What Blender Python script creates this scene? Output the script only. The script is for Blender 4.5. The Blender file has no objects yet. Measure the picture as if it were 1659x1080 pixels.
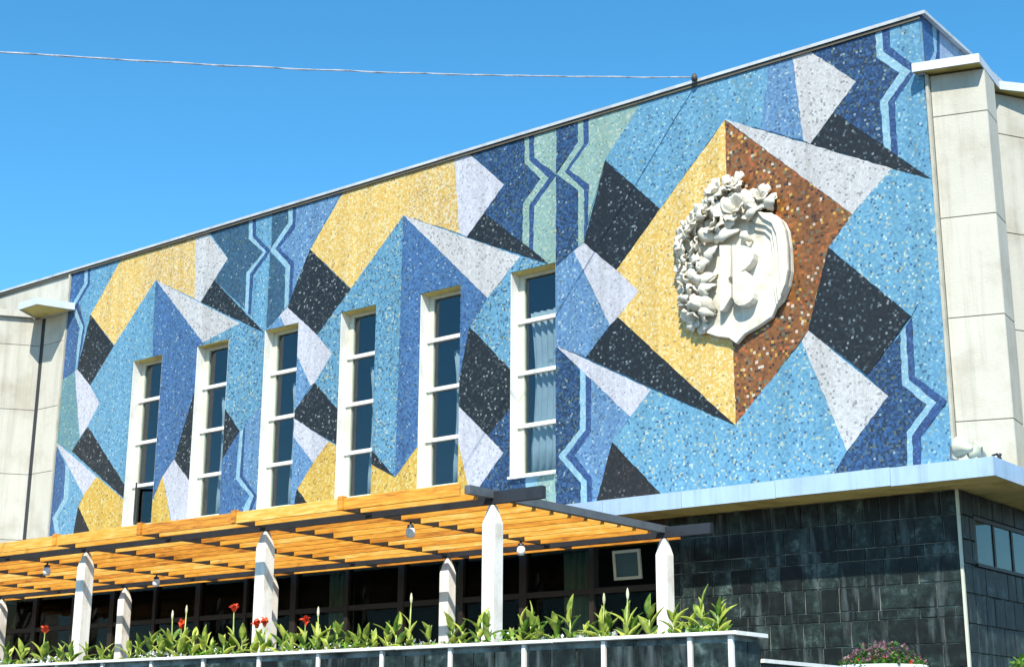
import bpy, math, random
from mathutils import Vector, Matrix
from mathutils.geometry import tessellate_polygon
R = math.radians
random.seed(7)
S = bpy.context.scene
COL = S.collection

# ---------------------------------------------------------------- camera
# X runs along the mosaic wall (0 = its right corner), Y goes into the building, Z is up
F_PX, YAW, PIT, ROL = 2429.84, R(38.3767), R(15.2705), R(0.3032)
CAM = Vector((8.6673, -21.7381, 1.6))
fw = Vector((-math.sin(YAW)*math.cos(PIT), math.cos(YAW)*math.cos(PIT), math.sin(PIT)))
rt0 = Vector((math.cos(YAW), math.sin(YAW), 0)); up0 = rt0.cross(fw)
rt = rt0*math.cos(ROL) + up0*math.sin(ROL); up = up0*math.cos(ROL) - rt0*math.sin(ROL)
cd = bpy.data.cameras.new('camera'); cam = bpy.data.objects.new('camera', cd); COL.objects.link(cam)
cd.sensor_width = 36; cd.sensor_fit = 'HORIZONTAL'; cd.lens = F_PX/1659*36; cd.clip_end = 5000
m = Matrix((rt, up, -fw)).transposed().to_4x4(); m.translation = CAM; cam.matrix_world = m
S.camera = cam

# ---------------------------------------------------------------- light
SUN = Vector((-.52, .90, -1.18)).normalized()          # the way the light travels
w = bpy.data.worlds.new('World'); S.world = w; w.use_nodes = True
nt = w.node_tree; nt.nodes.clear()
sky = nt.nodes.new('ShaderNodeTexSky'); sky.sky_type = 'NISHITA'; sky.sun_disc = False
sky.sun_elevation = math.asin(-SUN.z); sky.sun_rotation = math.atan2(-SUN.x, -SUN.y)
sky.altitude = 900; sky.air_density = 1.0; sky.dust_density = 0.3; sky.ozone_density = 5.0
bg = nt.nodes.new('ShaderNodeBackground'); bg.inputs[1].default_value = 0.15
wo = nt.nodes.new('ShaderNodeOutputWorld')
hs = nt.nodes.new('ShaderNodeHueSaturation'); hs.inputs['Hue'].default_value = 0.484; hs.inputs['Saturation'].default_value = 1.22
nt.links.new(sky.outputs[0], hs.inputs['Color']); nt.links.new(hs.outputs[0], bg.inputs[0]); nt.links.new(bg.outputs[0], wo.inputs[0])
sd = bpy.data.lights.new('sun', 'SUN'); sd.energy = 4.6; sd.angle = R(.53); sd.color = (1, .95, .86)
so = bpy.data.objects.new('sun', sd); COL.objects.link(so); so.rotation_euler = SUN.to_track_quat('-Z', 'Y').to_euler()
so.location = (10, -20, 30)
S.view_settings.view_transform = 'Standard'; S.view_settings.look = 'None'
S.view_settings.exposure = 0.70; S.view_settings.gamma = 1.0; S.view_settings.use_curve_mapping = False
S.render.engine = 'CYCLES'

# ---------------------------------------------------------------- pixel -> direction helpers
def ray(x, y):
    return rt*((x-829.5)/F_PX) - up*((y-540)/F_PX) + fw
def onY(x, y, Y=0.):
    d = ray(x, y); return CAM + d*((Y-CAM.y)/d.y)
def onX(x, y, X=0.):
    d = ray(x, y); return CAM + d*((X-CAM.x)/d.x)

# ---------------------------------------------------------------- materials
def lin(c, k=1.):
    return tuple(((v/255/12.92) if v <= 10 else ((v/255+.055)/1.055)**2.4)*k for v in c) + (1,)
MATS = {}
def newmat(name):
    mt = bpy.data.materials.new(name); mt.use_nodes = True; n = mt.node_tree
    return mt, n, n.nodes['Principled BSDF'], n.nodes.new, n.links.new
def ramp(n, stops, interp='LINEAR'):
    r = n.nodes.new('ShaderNodeValToRGB'); r.color_ramp.interpolation = interp
    e = r.color_ramp.elements
    while len(e) > 1: e.remove(e[-1])
    e[0].position = stops[0][0]; e[0].color = stops[0][1]
    for p, c in stops[1:]:
        q = e.new(p); q.color = c
    return r
def math_node(n, op, a, b=None):
    k = n.nodes.new('ShaderNodeMath'); k.operation = op
    for i, v in enumerate((a, b)):
        if v is None: continue
        if isinstance(v, (int, float)): k.inputs[i].default_value = v
        else: n.links.new(v, k.inputs[i])
    return k.outputs[0]
def mosaic(name, pal, size=.05, rough=.38, tilt=.07, patch=.35, soft=.22, grout=(96,98,98), gain=.72):
    """tesserae: one random palette colour and a slightly turned face for each small tile"""
    if name in MATS: return MATS[name]
    mt, n, b, N, L = newmat('mosaic_'+name)
    g = N('ShaderNodeNewGeometry'); sx = N('ShaderNodeSeparateXYZ'); L(g.outputs['Position'], sx.inputs[0])
    u = math_node(n, 'DIVIDE', math_node(n, 'ADD', sx.outputs[0], sx.outputs[1]), size)
    v = math_node(n, 'DIVIDE', sx.outputs[2], size)
    nd = N('ShaderNodeTexNoise'); nd.inputs['Scale'].default_value = 1.7; nd.inputs['Detail'].default_value = 2; L(g.outputs['Position'], nd.inputs['Vector'])
    wob = math_node(n, 'MULTIPLY', nd.outputs['Fac'], 3.0); v = math_node(n, 'ADD', v, wob); u = math_node(n, 'ADD', u, wob)
    vi = math_node(n, 'FLOOR', v)
    wr = N('ShaderNodeTexWhiteNoise'); wr.noise_dimensions = '1D'; L(vi, wr.inputs['W'])
    u2 = math_node(n, 'ADD', u, wr.outputs['Value']); ui = math_node(n, 'FLOOR', u2)
    cm = N('ShaderNodeCombineXYZ'); L(ui, cm.inputs[0]); L(vi, cm.inputs[1]); cm.inputs[2].default_value = len(MATS)*3.7
    wn = N('ShaderNodeTexWhiteNoise'); wn.noise_dimensions = '3D'; L(cm.outputs[0], wn.inputs['Vector'])
    ns = N('ShaderNodeTexNoise'); ns.inputs['Scale'].default_value = .55; ns.inputs['Detail'].default_value = 2.5
    L(g.outputs['Position'], ns.inputs['Vector'])
    sh = math_node(n, 'MULTIPLY', math_node(n, 'SUBTRACT', ns.outputs['Fac'], .5), patch)
    t = math_node(n, 'FRACT', math_node(n, 'ADD', math_node(n, 'ADD', wn.outputs['Value'], sh), 1.0))
    tot = sum(wt for _, wt in pal); acc = 0; st = []
    av = [sum(c[i]*wt for c, wt in pal)/tot for i in range(3)]
    for c, wt in pal:
        c = tuple(c[i]+(av[i]-c[i])*soft for i in range(3)); gy = sum(c)/3
        if c[2] > c[0]+20: c = tuple(v+(gy-v)*.15 for v in c); c = (c[0]*.98, c[1]*1.02, c[2]*.97)
        st.append((acc, lin(c, gain))); acc += wt/tot
    rp = ramp(n, st, 'CONSTANT'); L(t, rp.inputs[0])
    # grout
    fu = math_node(n, 'FRACT', u2); fv = math_node(n, 'FRACT', v)
    eu = math_node(n, 'GREATER_THAN', math_node(n, 'ABSOLUTE', math_node(n, 'SUBTRACT', fu, .5)), .455)
    ev = math_node(n, 'GREATER_THAN', math_node(n, 'ABSOLUTE', math_node(n, 'SUBTRACT', fv, .5)), .455)
    ed = math_node(n, 'MAXIMUM', eu, ev)
    mx = N('ShaderNodeMixRGB'); L(math_node(n, 'MULTIPLY', ed, .38), mx.inputs[0]); L(rp.outputs[0], mx.inputs[1])
    mx.inputs[2].default_value = lin(grout)
    m2 = N('ShaderNodeMapping'); m2.inputs['Scale'].default_value = (2.6, 2.6, .16); L(g.outputs['Position'], m2.inputs['Vector'])
    s2 = N('ShaderNodeTexNoise'); s2.inputs['Scale'].default_value = 1.; s2.inputs['Detail'].default_value = 7; s2.inputs['Roughness'].default_value = .68; L(m2.outputs[0], s2.inputs['Vector'])
    r3 = ramp(n, [(.42, (1,1,1,1)), (.72, (.72,.70,.66,1))]); L(s2.outputs['Fac'], r3.inputs[0])
    m3 = N('ShaderNodeMixRGB'); m3.blend_type = 'MULTIPLY'; m3.inputs[0].default_value = .8; L(mx.outputs[0], m3.inputs[1]); L(r3.outputs[0], m3.inputs[2]); L(m3.outputs[0], b.inputs['Base Color'])
    sb = N('ShaderNodeVectorMath'); sb.operation = 'SUBTRACT'; L(wn.outputs['Color'], sb.inputs[0]); sb.inputs[1].default_value = (.5, .5, .5)
    sc = N('ShaderNodeVectorMath'); sc.operation = 'SCALE'; L(sb.outputs[0], sc.inputs[0]); sc.inputs['Scale'].default_value = tilt*2
    ad = N('ShaderNodeVectorMath'); ad.operation = 'ADD'; L(sc.outputs[0], ad.inputs[0]); L(g.outputs['Normal'], ad.inputs[1])
    nm = N('ShaderNodeVectorMath'); nm.operation = 'NORMALIZE'; L(ad.outputs[0], nm.inputs[0]); L(nm.outputs[0], b.inputs['Normal'])
    b.inputs['Roughness'].default_value = rough
    MATS[name] = mt; return mt
PAL = dict(
 sky=[((98,162,214),5),((110,172,220),5),((86,150,206),4),((126,184,226),3),((148,200,230),1.2),((216,228,232),.35),((48,88,134),.9),((150,160,130),.5)],
 skydot=[((94,158,210),5),((108,172,220),5),((122,184,226),3),((74,132,190),2.5),((226,232,228),.5),((206,198,150),.8),((40,70,112),1.3),((96,104,84),.7)],
 skylight=[((100,166,216),5),((112,176,222),5),((126,186,226),3),((82,144,200),2.5),((226,232,228),.6),((216,206,156),.9),((48,82,130),.9)],
 violet=[((96,142,206),5),((112,158,214),5),((84,128,196),3),((136,178,222),2),((212,222,232),.4),((54,86,140),.8),((110,120,110),.3)],
 mid=[((62,108,180),5),((74,124,194),5),((54,94,162),4),((92,142,204),2.5),((34,62,112),1.8),((190,206,224),.25),((120,128,110),.5)],
 deep=[((32,70,134),5),((42,88,158),4),((24,50,96),4),((58,110,180),2.2),((18,30,52),2.5),((92,116,116),1.3),((186,200,210),.3),((110,112,76),.7)],
 blue=[((50,96,166),5),((60,108,180),4),((42,80,144),4),((80,132,198),2),((150,186,216),.4)],
 teal=[((46,86,128),5),((56,104,144),4),((36,66,106),4),((74,118,150),2),((80,100,90),1),((190,205,210),.3)],
 tealpale=[((96,150,176),5),((84,138,178),4),((118,166,176),4),((130,170,160),2),((200,215,200),.5)],
 pale=[((150,184,186),5),((166,196,176),4),((136,172,186),4),((184,204,170),2),((210,220,205),1),((110,140,120),.7)],
 lilac=[((176,188,232),5),((190,200,236),5),((160,176,226),3),((215,220,240),1)],
 stripe=[((150,196,232),5),((166,208,238),5),((132,182,224),3),((200,222,240),1)],
 darkstripe=[((42,78,150),5),((54,94,168),4),((32,58,118),4),((80,120,180),1)],
 yellow=[((240,198,96),5),((246,212,126),5),((232,182,72),4),((248,228,168),3),((240,234,206),1.2),((160,136,84),.5)],
 yellowlow=[((226,180,62),5),((234,196,92),5),((214,166,46),4),((240,214,130),2),((236,228,190),.8),((120,104,60),.6)],
 yellowdot=[((238,202,112),5),((246,220,150),4),((228,176,66),4),((240,232,206),3),((170,146,96),1.3),((206,168,110),2)],
 brown=[((146,90,30),6),((122,74,24),5),((152,94,36),4),((174,108,42),2),((206,104,44),.8),((220,176,72),.7),((226,216,198),.6),((112,118,92),1.4),((70,42,22),2)],
 white=[((214,214,222),5),((226,226,232),5),((202,202,212),4),((190,190,200),1.4),((160,162,168),.6)],
 whitedot=[((216,214,212),5),((226,225,222),5),((204,202,200),4),((186,184,182),1.5),((138,138,138),1.1)],
 black=[((20,21,22),6),((29,31,32),5),((14,14,15),4),((48,54,58),1.8),((96,116,132),1.1),((178,188,192),.42)],
 blackdot=[((20,22,24),6),((32,36,36),5),((14,15,16),4),((60,66,68),1.5),((96,102,100),1.7),((190,194,188),.62)],
 blackwarm=[((32,28,24),6),((44,38,34),5),((24,22,20),4),((70,58,48),1.5),((120,116,112),.3)])
def MO(k): return mosaic(k, PAL[k], rough=.5 if k.startswith('black') else .42, soft=.12 if k == 'brown' else .30, grout=(44,48,50) if k.startswith('black') else (96,98,98), size=.050 if k == 'brown' else .038, gain=.74 if k.startswith('white') else .73 if k.startswith('yellow') else .74 if k == 'brown' else .70)

def plain(name, c, rough=.6, var=.12, scale=3., metal=0., bump=0., bscale=40., stretch=(1,1,1), c2=None, spec=.5, rnd=0., streak=0.):
    """noise-mottled colour on position, with optional fine relief and per-object tone"""
    if name in MATS: return MATS[name]
    mt, n, b, N, L = newmat(name)
    g = N('ShaderNodeNewGeometry'); mp = N('ShaderNodeMapping'); mp.inputs['Scale'].default_value = stretch; L(g.outputs['Position'], mp.inputs['Vector'])
    ns = N('ShaderNodeTexNoise'); ns.inputs['Scale'].default_value = scale; ns.inputs['Detail'].default_value = 6; ns.inputs['Roughness'].default_value = .62
    L(mp.outputs[0], ns.inputs['Vector'])
    a = lin(c); d = lin(c2) if c2 else tuple(v*(1-var*2.2) for v in a[:3])+(1,)
    hi = tuple(min(1, v*(1+var)) for v in a[:3])+(1,)
    rp = ramp(n, [(.3, d), (.5, a), (.72, hi)]); L(ns.outputs['Fac'], rp.inputs[0]); out = rp.outputs[0]
    if streak:
        m2 = N('ShaderNodeMapping'); m2.inputs['Scale'].default_value = (5.5, 5.5, .28); L(g.outputs['Position'], m2.inputs['Vector'])
        s2 = N('ShaderNodeTexNoise'); s2.inputs['Scale'].default_value = 1.; s2.inputs['Detail'].default_value = 6; s2.inputs['Roughness'].default_value = .7; L(m2.outputs[0], s2.inputs['Vector'])
        r3 = ramp(n, [(.48, (0,0,0,1)), (.74, (streak,streak,streak,1))]); L(s2.outputs['Fac'], r3.inputs[0])
        m3 = N('ShaderNodeMixRGB'); m3.blend_type = 'MULTIPLY'; L(r3.outputs[0], m3.inputs[0]); L(out, m3.inputs[1]); m3.inputs[2].default_value = (.42, .39, .33, 1); out = m3.outputs[0]
    if rnd:
        oi = N('ShaderNodeObjectInfo'); h = N('ShaderNodeHueSaturation'); L(out, h.inputs['Color'])
        k = math_node(n, 'ADD', math_node(n, 'MULTIPLY', oi.outputs['Random'], rnd*2), 1-rnd); L(k, h.inputs['Value']); out = h.outputs[0]
    L(out, b.inputs['Base Color']); b.inputs['Roughness'].default_value = rough; b.inputs['Metallic'].default_value = metal
    b.inputs['Specular IOR Level'].default_value = spec
    if bump:
        n2 = N('ShaderNodeTexNoise'); n2.inputs['Scale'].default_value = bscale; n2.inputs['Detail'].default_value = 5; L(mp.outputs[0], n2.inputs['Vector'])
        bp = N('ShaderNodeBump'); bp.inputs['Strength'].default_value = bump; bp.inputs['Distance'].default_value = .01
        L(n2.outputs['Fac'], bp.inputs['Height']); L(bp.outputs[0], b.inputs['Normal'])
    MATS[name] = mt; return mt
CONC = plain('pale_concrete', (186,182,168), .85, .07, 1.1, bump=.4, bscale=30, c2=(168,161,144), rnd=.05, streak=.36)
CONCS = plain('stained_concrete', (176,172,156), .85, .10, 1.8, bump=.35, bscale=30, c2=(150,146,128), rnd=.06)
SOFF = plain('ochre_soffit_render', (198,184,112), .9, .12, 1.6, bump=.3, c2=(150,134,76))
TIN = plain('galvanised_sheet', (172,194,216), .42, .07, 1.2, metal=.2, rnd=.06, streak=.4)
COPM = plain('weathered_coping_sheet', (190,192,190), .5, .12, 2.5, metal=.2, rnd=.08)
CAPM = plain('painted_cap_sheet', (196,204,210), .5, .06, 1.5, rnd=.05, streak=.25)
JOINT = plain('joint_shadow_grey', (92,86,74), .95, .1)
WHITE = plain('white_paint', (232,230,222), .55, .04, 2.0, c2=(214,210,200), streak=.3)
CREAM = plain('aged_cream_paint', (196,198,178), .6, .06, 2.)
PLAST = plain('white_plaster', (214,208,192), .78, .06, 2.2, bump=.25, bscale=18, c2=(180,172,152), streak=.35)
STEEL = plain('dark_painted_steel', (44,46,50), .5, .15, 4.)
STEELG = plain('grey_painted_steel', (92,98,102), .5, .12, 4.)
COLM = plain('whitewashed_column', (236,230,218), .8, .05, 2.5, bump=.3, bscale=25, c2=(206,196,178), streak=.45)
MORT = plain('chalky_mortar', (120,126,120), .95, 1.3, 3., c2=(26,32,30))
MORTD = plain('dull_mortar', (110,118,114), .95, 1.2, 3., c2=(22,28,26))
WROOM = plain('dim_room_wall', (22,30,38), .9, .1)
GLAZ = plain('brown_window_frame', (38,30,24), .55, .2, 5.)
CURT = plain('pale_curtain_cloth', (168,176,180), .9, .06, 3.)
CURTG = plain('green_grey_curtain_cloth', (150,164,148), .9, .08, 3.)
RUBB = plain('black_cable_sheath', (70,66,64), .6, .2, 10.)
CABL = plain('weathered_grey_cable', (170,170,174), .7, .2, 8.)
SOIL = plain('planter_soil', (62,48,36), .95, .3, 9., bump=.6)
ASPH = plain('asphalt', (66,66,66), .9, .2, 2., bump=.3)
PAVE = plain('terrace_paving', (140,134,122), .9, .12, 2.)
ROOF = plain('roof_felt', (58,56,54), .95, .15, 1.)
OPAL = plain('opal_glass', (236,238,236), .15, .01)

def stone_mat():
    mt, n, b, N, L = newmat('dark_green_stone')
    g = N('ShaderNodeNewGeometry'); oi = N('ShaderNodeObjectInfo')
    ns = N('ShaderNodeTexNoise'); ns.inputs['Scale'].default_value = 5; ns.inputs['Detail'].default_value = 8; ns.inputs['Roughness'].default_value = .7
    L(g.outputs['Position'], ns.inputs['Vector'])
    rp = ramp(n, [(.30, lin((8,11,11))), (.48, lin((18,26,24))), (.62, lin((38,52,49))), (.80, lin((100,116,112)))])
    k = math_node(n, 'ADD', ns.outputs['Fac'], math_node(n, 'MULTIPLY', math_node(n, 'SUBTRACT', oi.outputs['Random'], .5), .20))
    L(k, rp.inputs[0])
    # pale lime runs, stretched downward
    mp = N('ShaderNodeMapping'); mp.inputs['Scale'].default_value = (5, 5, .7); L(g.outputs['Position'], mp.inputs['Vector'])
    n2 = N('ShaderNodeTexNoise'); n2.inputs['Scale'].default_value = 1.4; n2.inputs['Detail'].default_value = 5; L(mp.outputs[0], n2.inputs['Vector'])
    r2 = ramp(n, [(.54, (0,0,0,1)), (.80, (.42,.42,.42,1))]); L(n2.outputs['Fac'], r2.inputs[0])
    mx = N('ShaderNodeMixRGB'); L(r2.outputs[0], mx.inputs[0]); L(rp.outputs[0], mx.inputs[1]); mx.inputs[2].default_value = lin((128,142,142)); L(mx.outputs[0], b.inputs['Base Color'])
    b.inputs['Roughness'].default_value = .55; b.inputs['Specular IOR Level'].default_value = .3
    return mt
STONE = stone_mat()
def wood_mat():
    mt, n, b, N, L = newmat('orange_stained_timber')
    g = N('ShaderNodeNewGeometry'); oi = N('ShaderNodeObjectInfo')
    mp = N('ShaderNodeMapping'); mp.inputs['Scale'].default_value = (1.1, 14, 14); L(g.outputs['Position'], mp.inputs['Vector'])
    ns = N('ShaderNodeTexNoise'); ns.inputs['Scale'].default_value = 2.2; ns.inputs['Detail'].default_value = 7; ns.inputs['Roughness'].default_value = .65; ns.inputs['Distortion'].default_value = .6
    L(mp.outputs[0], ns.inputs['Vector'])
    rp = ramp(n, [(.22, lin((138,80,22))), (.40, lin((206,132,36))), (.58, lin((230,164,56))), (.8, lin((240,200,116)))])
    k = math_node(n, 'ADD', ns.outputs['Fac'], math_node(n, 'MULTIPLY', math_node(n, 'SUBTRACT', oi.outputs['Random'], .5), .30)); L(k, rp.inputs[0])
    L(rp.outputs[0], b.inputs['Base Color']); b.inputs['Roughness'].default_value = .6
    bp = N('ShaderNodeBump'); bp.inputs['Strength'].default_value = .3; bp.inputs['Distance'].default_value = .006; L(ns.outputs['Fac'], bp.inputs['Height']); L(bp.outputs[0], b.inputs['Normal'])
    return mt
WOOD = wood_mat()
def glass_mat(name='window_glass', r0=.07, tint=(.80, .86, .88, 1)):
    mt, n, b, N, L = newmat(name)
    n.nodes.remove(b); o = [x for x in n.nodes if x.type == 'OUTPUT_MATERIAL'][0]
    tr = N('ShaderNodeBsdfTransparent'); tr.inputs[0].default_value = tint
    gl = N('ShaderNodeBsdfGlossy'); gl.inputs['Roughness'].default_value = .02
    lw = N('ShaderNodeLayerWeight'); lw.inputs[0].default_value = .5
    frs = math_node(n, 'ADD', r0, math_node(n, 'MULTIPLY', math_node(n, 'POWER', lw.outputs['Facing'], 5.), 1-r0))
    g = N('ShaderNodeNewGeometry'); ns = N('ShaderNodeTexNoise'); ns.inputs['Scale'].default_value = 1.5; L(g.outputs['Position'], ns.inputs['Vector'])
    bp = N('ShaderNodeBump'); bp.inputs['Strength'].default_value = .15; bp.inputs['Distance'].default_value = .02; L(ns.outputs['Fac'], bp.inputs['Height']); L(bp.outputs[0], gl.inputs['Normal'])
    mx = N('ShaderNodeMixShader'); L(frs, mx.inputs[0]); L(tr.outputs[0], mx.inputs[1]); L(gl.outputs[0], mx.inputs[2]); L(mx.outputs[0], o.inputs[0])
    return mt
GLASS = glass_mat(); GLASSD = glass_mat('dimmed_reflection_glass', .004, (.7, .74, .70, 1)); GLASSM = glass_mat('sky_mirroring_glass', .32, (.3, .4, .5, 1))  # GLASSD has reflection cut and tint darkened in place of dark mirrored surroundings
def leaf_mat(name, c, c2, tl=.35):
    mt, n, b, N, L = newmat(name)
    g = N('ShaderNodeNewGeometry'); ns = N('ShaderNodeTexNoise'); ns.inputs['Scale'].default_value = 9; ns.inputs['Detail'].default_value = 4; L(g.outputs['Position'], ns.inputs['Vector'])
    oi = N('ShaderNodeObjectInfo')
    rp = ramp(n, [(.3, lin(c)), (.7, lin(c2))])
    k = math_node(n, 'ADD', ns.outputs['Fac'], math_node(n, 'MULTIPLY', math_node(n, 'SUBTRACT', oi.outputs['Random'], .5), .5)); L(k, rp.inputs[0])
    L(rp.outputs[0], b.inputs['Base Color']); b.inputs['Roughness'].default_value = .38
    o = [x for x in n.nodes if x.type == 'OUTPUT_MATERIAL'][0]
    t = N('ShaderNodeBsdfTranslucent'); L(rp.outputs[0], t.inputs[0]); mx = N('ShaderNodeMixShader'); mx.inputs[0].default_value = tl
    L(b.outputs[0], mx.inputs[1]); L(t.outputs[0], mx.inputs[2]); L(mx.outputs[0], o.inputs[0])
    return mt
LEAF = leaf_mat('canna_leaf', (84,124,34), (204,212,96))
STEM = leaf_mat('canna_stem', (120,142,66), (186,196,116), .1)
RED = leaf_mat('red_petal', (206,48,14), (236,84,28), .25)
BUD = leaf_mat('pale_bud', (200,196,150), (232,226,196), .2)
GRN2 = leaf_mat('bedding_leaf', (52,96,28), (132,176,60))
PINK = leaf_mat('dusty_pink_petal', (120,84,92), (206,168,176), .25)
WHF = leaf_mat('white_petal', (196,198,196), (232,232,228), .25)

# ---------------------------------------------------------------- mesh helpers
class MB:
    def __init__(s): s.v = []; s.f = []
    def add(s, vs, fs):
        o = len(s.v); s.v += [tuple(v) for v in vs]; s.f += [tuple(i+o for i in f) for f in fs]; return s
    def box(s, x0, x1, y0, y1, z0, z1, M=None):
        vs = [Vector((x, y, z)) for z in (z0, z1) for y in (y0, y1) for x in (x0, x1)]
        if M: vs = [M @ v for v in vs]
        return s.add(vs, [(0,2,3,1), (4,5,7,6), (0,1,5,4), (2,6,7,3), (0,4,6,2), (1,3,7,5)])
    def bbox(s, x0, x1, y0, y1, z0, z1, c):
        """box with chamfered outer edges on its -Y face (a tile or panel that catches light on its rim)"""
        vs = [(x0,y1,z0),(x1,y1,z0),(x1,y1,z1),(x0,y1,z1), (x0,y0+c,z0),(x1,y0+c,z0),(x1,y0+c,z1),(x0,y0+c,z1),
              (x0+c,y0,z0+c),(x1-c,y0,z0+c),(x1-c,y0,z1-c),(x0+c,y0,z1-c)]
        fs = [(8,9,10,11), (0,3,2,1)]
        for i in range(4):
            j = (i+1) % 4; fs += [(i, j, 4+j, 4+i), (4+i, 4+j, 8+j, 8+i)]
        return s.add(vs, fs)
    def prism(s, poly, z0, z1):
        """plan polygon (x,y) extruded in z"""
        n = len(poly); vs = [(x, y, z0) for x, y in poly] + [(x, y, z1) for x, y in poly]
        return s.add(vs, [tuple(range(n))[::-1], tuple(range(n, 2*n))] + [(i, (i+1) % n, n+(i+1) % n, n+i) for i in range(n)])
    def slab(s, poly, y0, y1, bev=0.):
        """facade polygon (x,z) extruded from y1 (back) to y0 (front), optionally with a rounded front rim"""
        n = len(poly); P = [Vector((x, z)) for x, z in poly]
        cx = sum((p for p in P), Vector((0, 0)))/n
        vs = [(p.x, y1, p.y) for p in P] + [(p.x, y0+bev, p.y) for p in P]
        fs = [(i, (i+1) % n, n+(i+1) % n, n+i) for i in range(n)]
        if bev:
            for i in range(n):
                a, b, c = P[i-1], P[i], P[(i+1) % n]
                e1 = (b-a).normalized(); e2 = (c-b).normalized()
                nr = Vector((e1.y+e2.y, -e1.x-e2.x)); nr = nr.normalized() if nr.length > 1e-6 else Vector((e1.y, -e1.x))
                if sgn(P) > 0: nr = -nr
                q = b + nr*bev; vs.append((q.x, y0, q.y))
            fs += [(n+i, n+(i+1) % n, 2*n+(i+1) % n, 2*n+i) for i in range(n)]
            fr = range(2*n, 3*n)
        else: fr = range(n, 2*n)
        o = list(fr)
        tri = tessellate_polygon([[Vector((vs[i][0], vs[i][2], 0)) for i in o]])
        fs += [tuple(o[i] for i in t) for t in tri]
        tri = tessellate_polygon([[Vector((p.x, p.y, 0)) for p in P]])
        fs += [tuple(t) for t in tri]
        return s.add(vs, fs)
    def tube(s, pts, rad, seg=8, cap=True):
        pts = [Vector(p) for p in pts]; rad = rad if isinstance(rad, (list, tuple)) else [rad]*len(pts)
        o = len(s.v); n = len(pts); ref = Vector((.13, .21, .97))
        for i, p in enumerate(pts):
            t = (pts[min(i+1, n-1)] - pts[max(i-1, 0)]).normalized()
            a = t.cross(ref); a = a.normalized() if a.length > 1e-3 else t.orthogonal().normalized(); b = t.cross(a)
            for k in range(seg):
                an = 2*math.pi*k/seg; s.v.append(tuple(p + (a*math.cos(an)+b*math.sin(an))*rad[i]))
        for i in range(n-1):
            for k in range(seg):
                k2 = (k+1) % seg; s.f.append((o+i*seg+k, o+i*seg+k2, o+(i+1)*seg+k2, o+(i+1)*seg+k))
        if cap:
            s.f.append(tuple(o+k for k in range(seg))[::-1]); s.f.append(tuple(o+(n-1)*seg+k for k in range(seg)))
        return s
    def lathe(s, prof, c, seg=14, M=None):
        o = len(s.v); c = Vector(c)
        for r, z in prof:
            for k in range(seg):
                an = 2*math.pi*k/seg; v = Vector((r*math.cos(an), r*math.sin(an), z)); v = (M @ v) if M else v
                s.v.append(tuple(c+v))
        for i in range(len(prof)-1):
            for k in range(seg):
                k2 = (k+1) % seg; s.f.append((o+i*seg+k, o+i*seg+k2, o+(i+1)*seg+k2, o+(i+1)*seg+k))
        return s
    def shell(s, grid, th, nrm=None):
        """a sheet given as grid of points, doubled at distance th and closed at its rim"""
        R_, C_ = len(grid), len(grid[0]); o = len(s.v); ns = []
        for i in range(R_):
            for j in range(C_):
                a = grid[min(i+1, R_-1)][j]-grid[max(i-1, 0)][j]; b = grid[i][min(j+1, C_-1)]-grid[i][max(j-1, 0)]
                q = a.cross(b); ns.append(q.normalized() if q.length > 1e-9 else Vector((0, 0, 1)))
        fl = [g for r in grid for g in r]
        s.v += [tuple(p) for p in fl] + [tuple(p + q*th) for p, q in zip(fl, ns)]
        N_ = R_*C_; ix = lambda i, j: o+i*C_+j
        for i in range(R_-1):
            for j in range(C_-1):
                s.f.append((ix(i, j), ix(i, j+1), ix(i+1, j+1), ix(i+1, j)))
                s.f.append((N_+ix(i, j), N_+ix(i+1, j), N_+ix(i+1, j+1), N_+ix(i, j+1)))
        rim = [(0, j) for j in range(C_)] + [(i, C_-1) for i in range(1, R_)] + [(R_-1, j) for j in range(C_-2, -1, -1)] + [(i, 0) for i in range(R_-2, 0, -1)]
        for k in range(len(rim)):
            a, b = ix(*rim[k]), ix(*rim[(k+1) % len(rim)]); s.f.append((a, a+N_, b+N_, b))
        return s
    def mesh(s, name, mat, smooth=False):
        me = bpy.data.meshes.new(name); me.from_pydata(s.v, [], s.f); me.validate(); me.update()
        if mat: me.materials.append(mat)
        if smooth:
            for p in me.polygons: p.use_smooth = True
        return me
    def build(s, name, mat, parent=None, smooth=False):
        o = bpy.data.objects.new(name, s.mesh(name, mat, smooth)); COL.objects.link(o)
        if parent: o.parent = parent
        fixn(o.data); return o
def sgn(P):
    return sum(P[i-1].x*P[i].y-P[i].x*P[i-1].y for i in range(len(P)))
import bmesh
def fixn(me):
    b = bmesh.new(); b.from_mesh(me); bmesh.ops.recalc_face_normals(b, faces=b.faces); b.to_mesh(me); b.free()
def link(name, me, parent=None, loc=None, rot=None, sc=None):
    o = bpy.data.objects.new(name, me); COL.objects.link(o)
    if parent: o.parent = parent
    if loc: o.location = loc
    if rot: o.rotation_euler = rot
    if sc: o.scale = sc
    return o
def tag(o, label, cat, group=None):
    o['label'] = label; o['category'] = cat
    if group: o['group'] = group
    return o
def struct(o): o['kind'] = 'structure'; return o
def empty(name, loc, label, cat, group=None):
    o = bpy.data.objects.new(name, None); o.location = loc; COL.objects.link(o); return tag(o, label, cat, group)

# ---------------------------------------------------------------- ground
g = MB(); g.box(-900, 900, -900, 900, -.6, 0); struct(g.build('ground', ASPH))
t = MB(); t.box(-26.5, -.35, -5.95, -.75, .004, 1.8); struct(t.build('terrace', PAVE))

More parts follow.
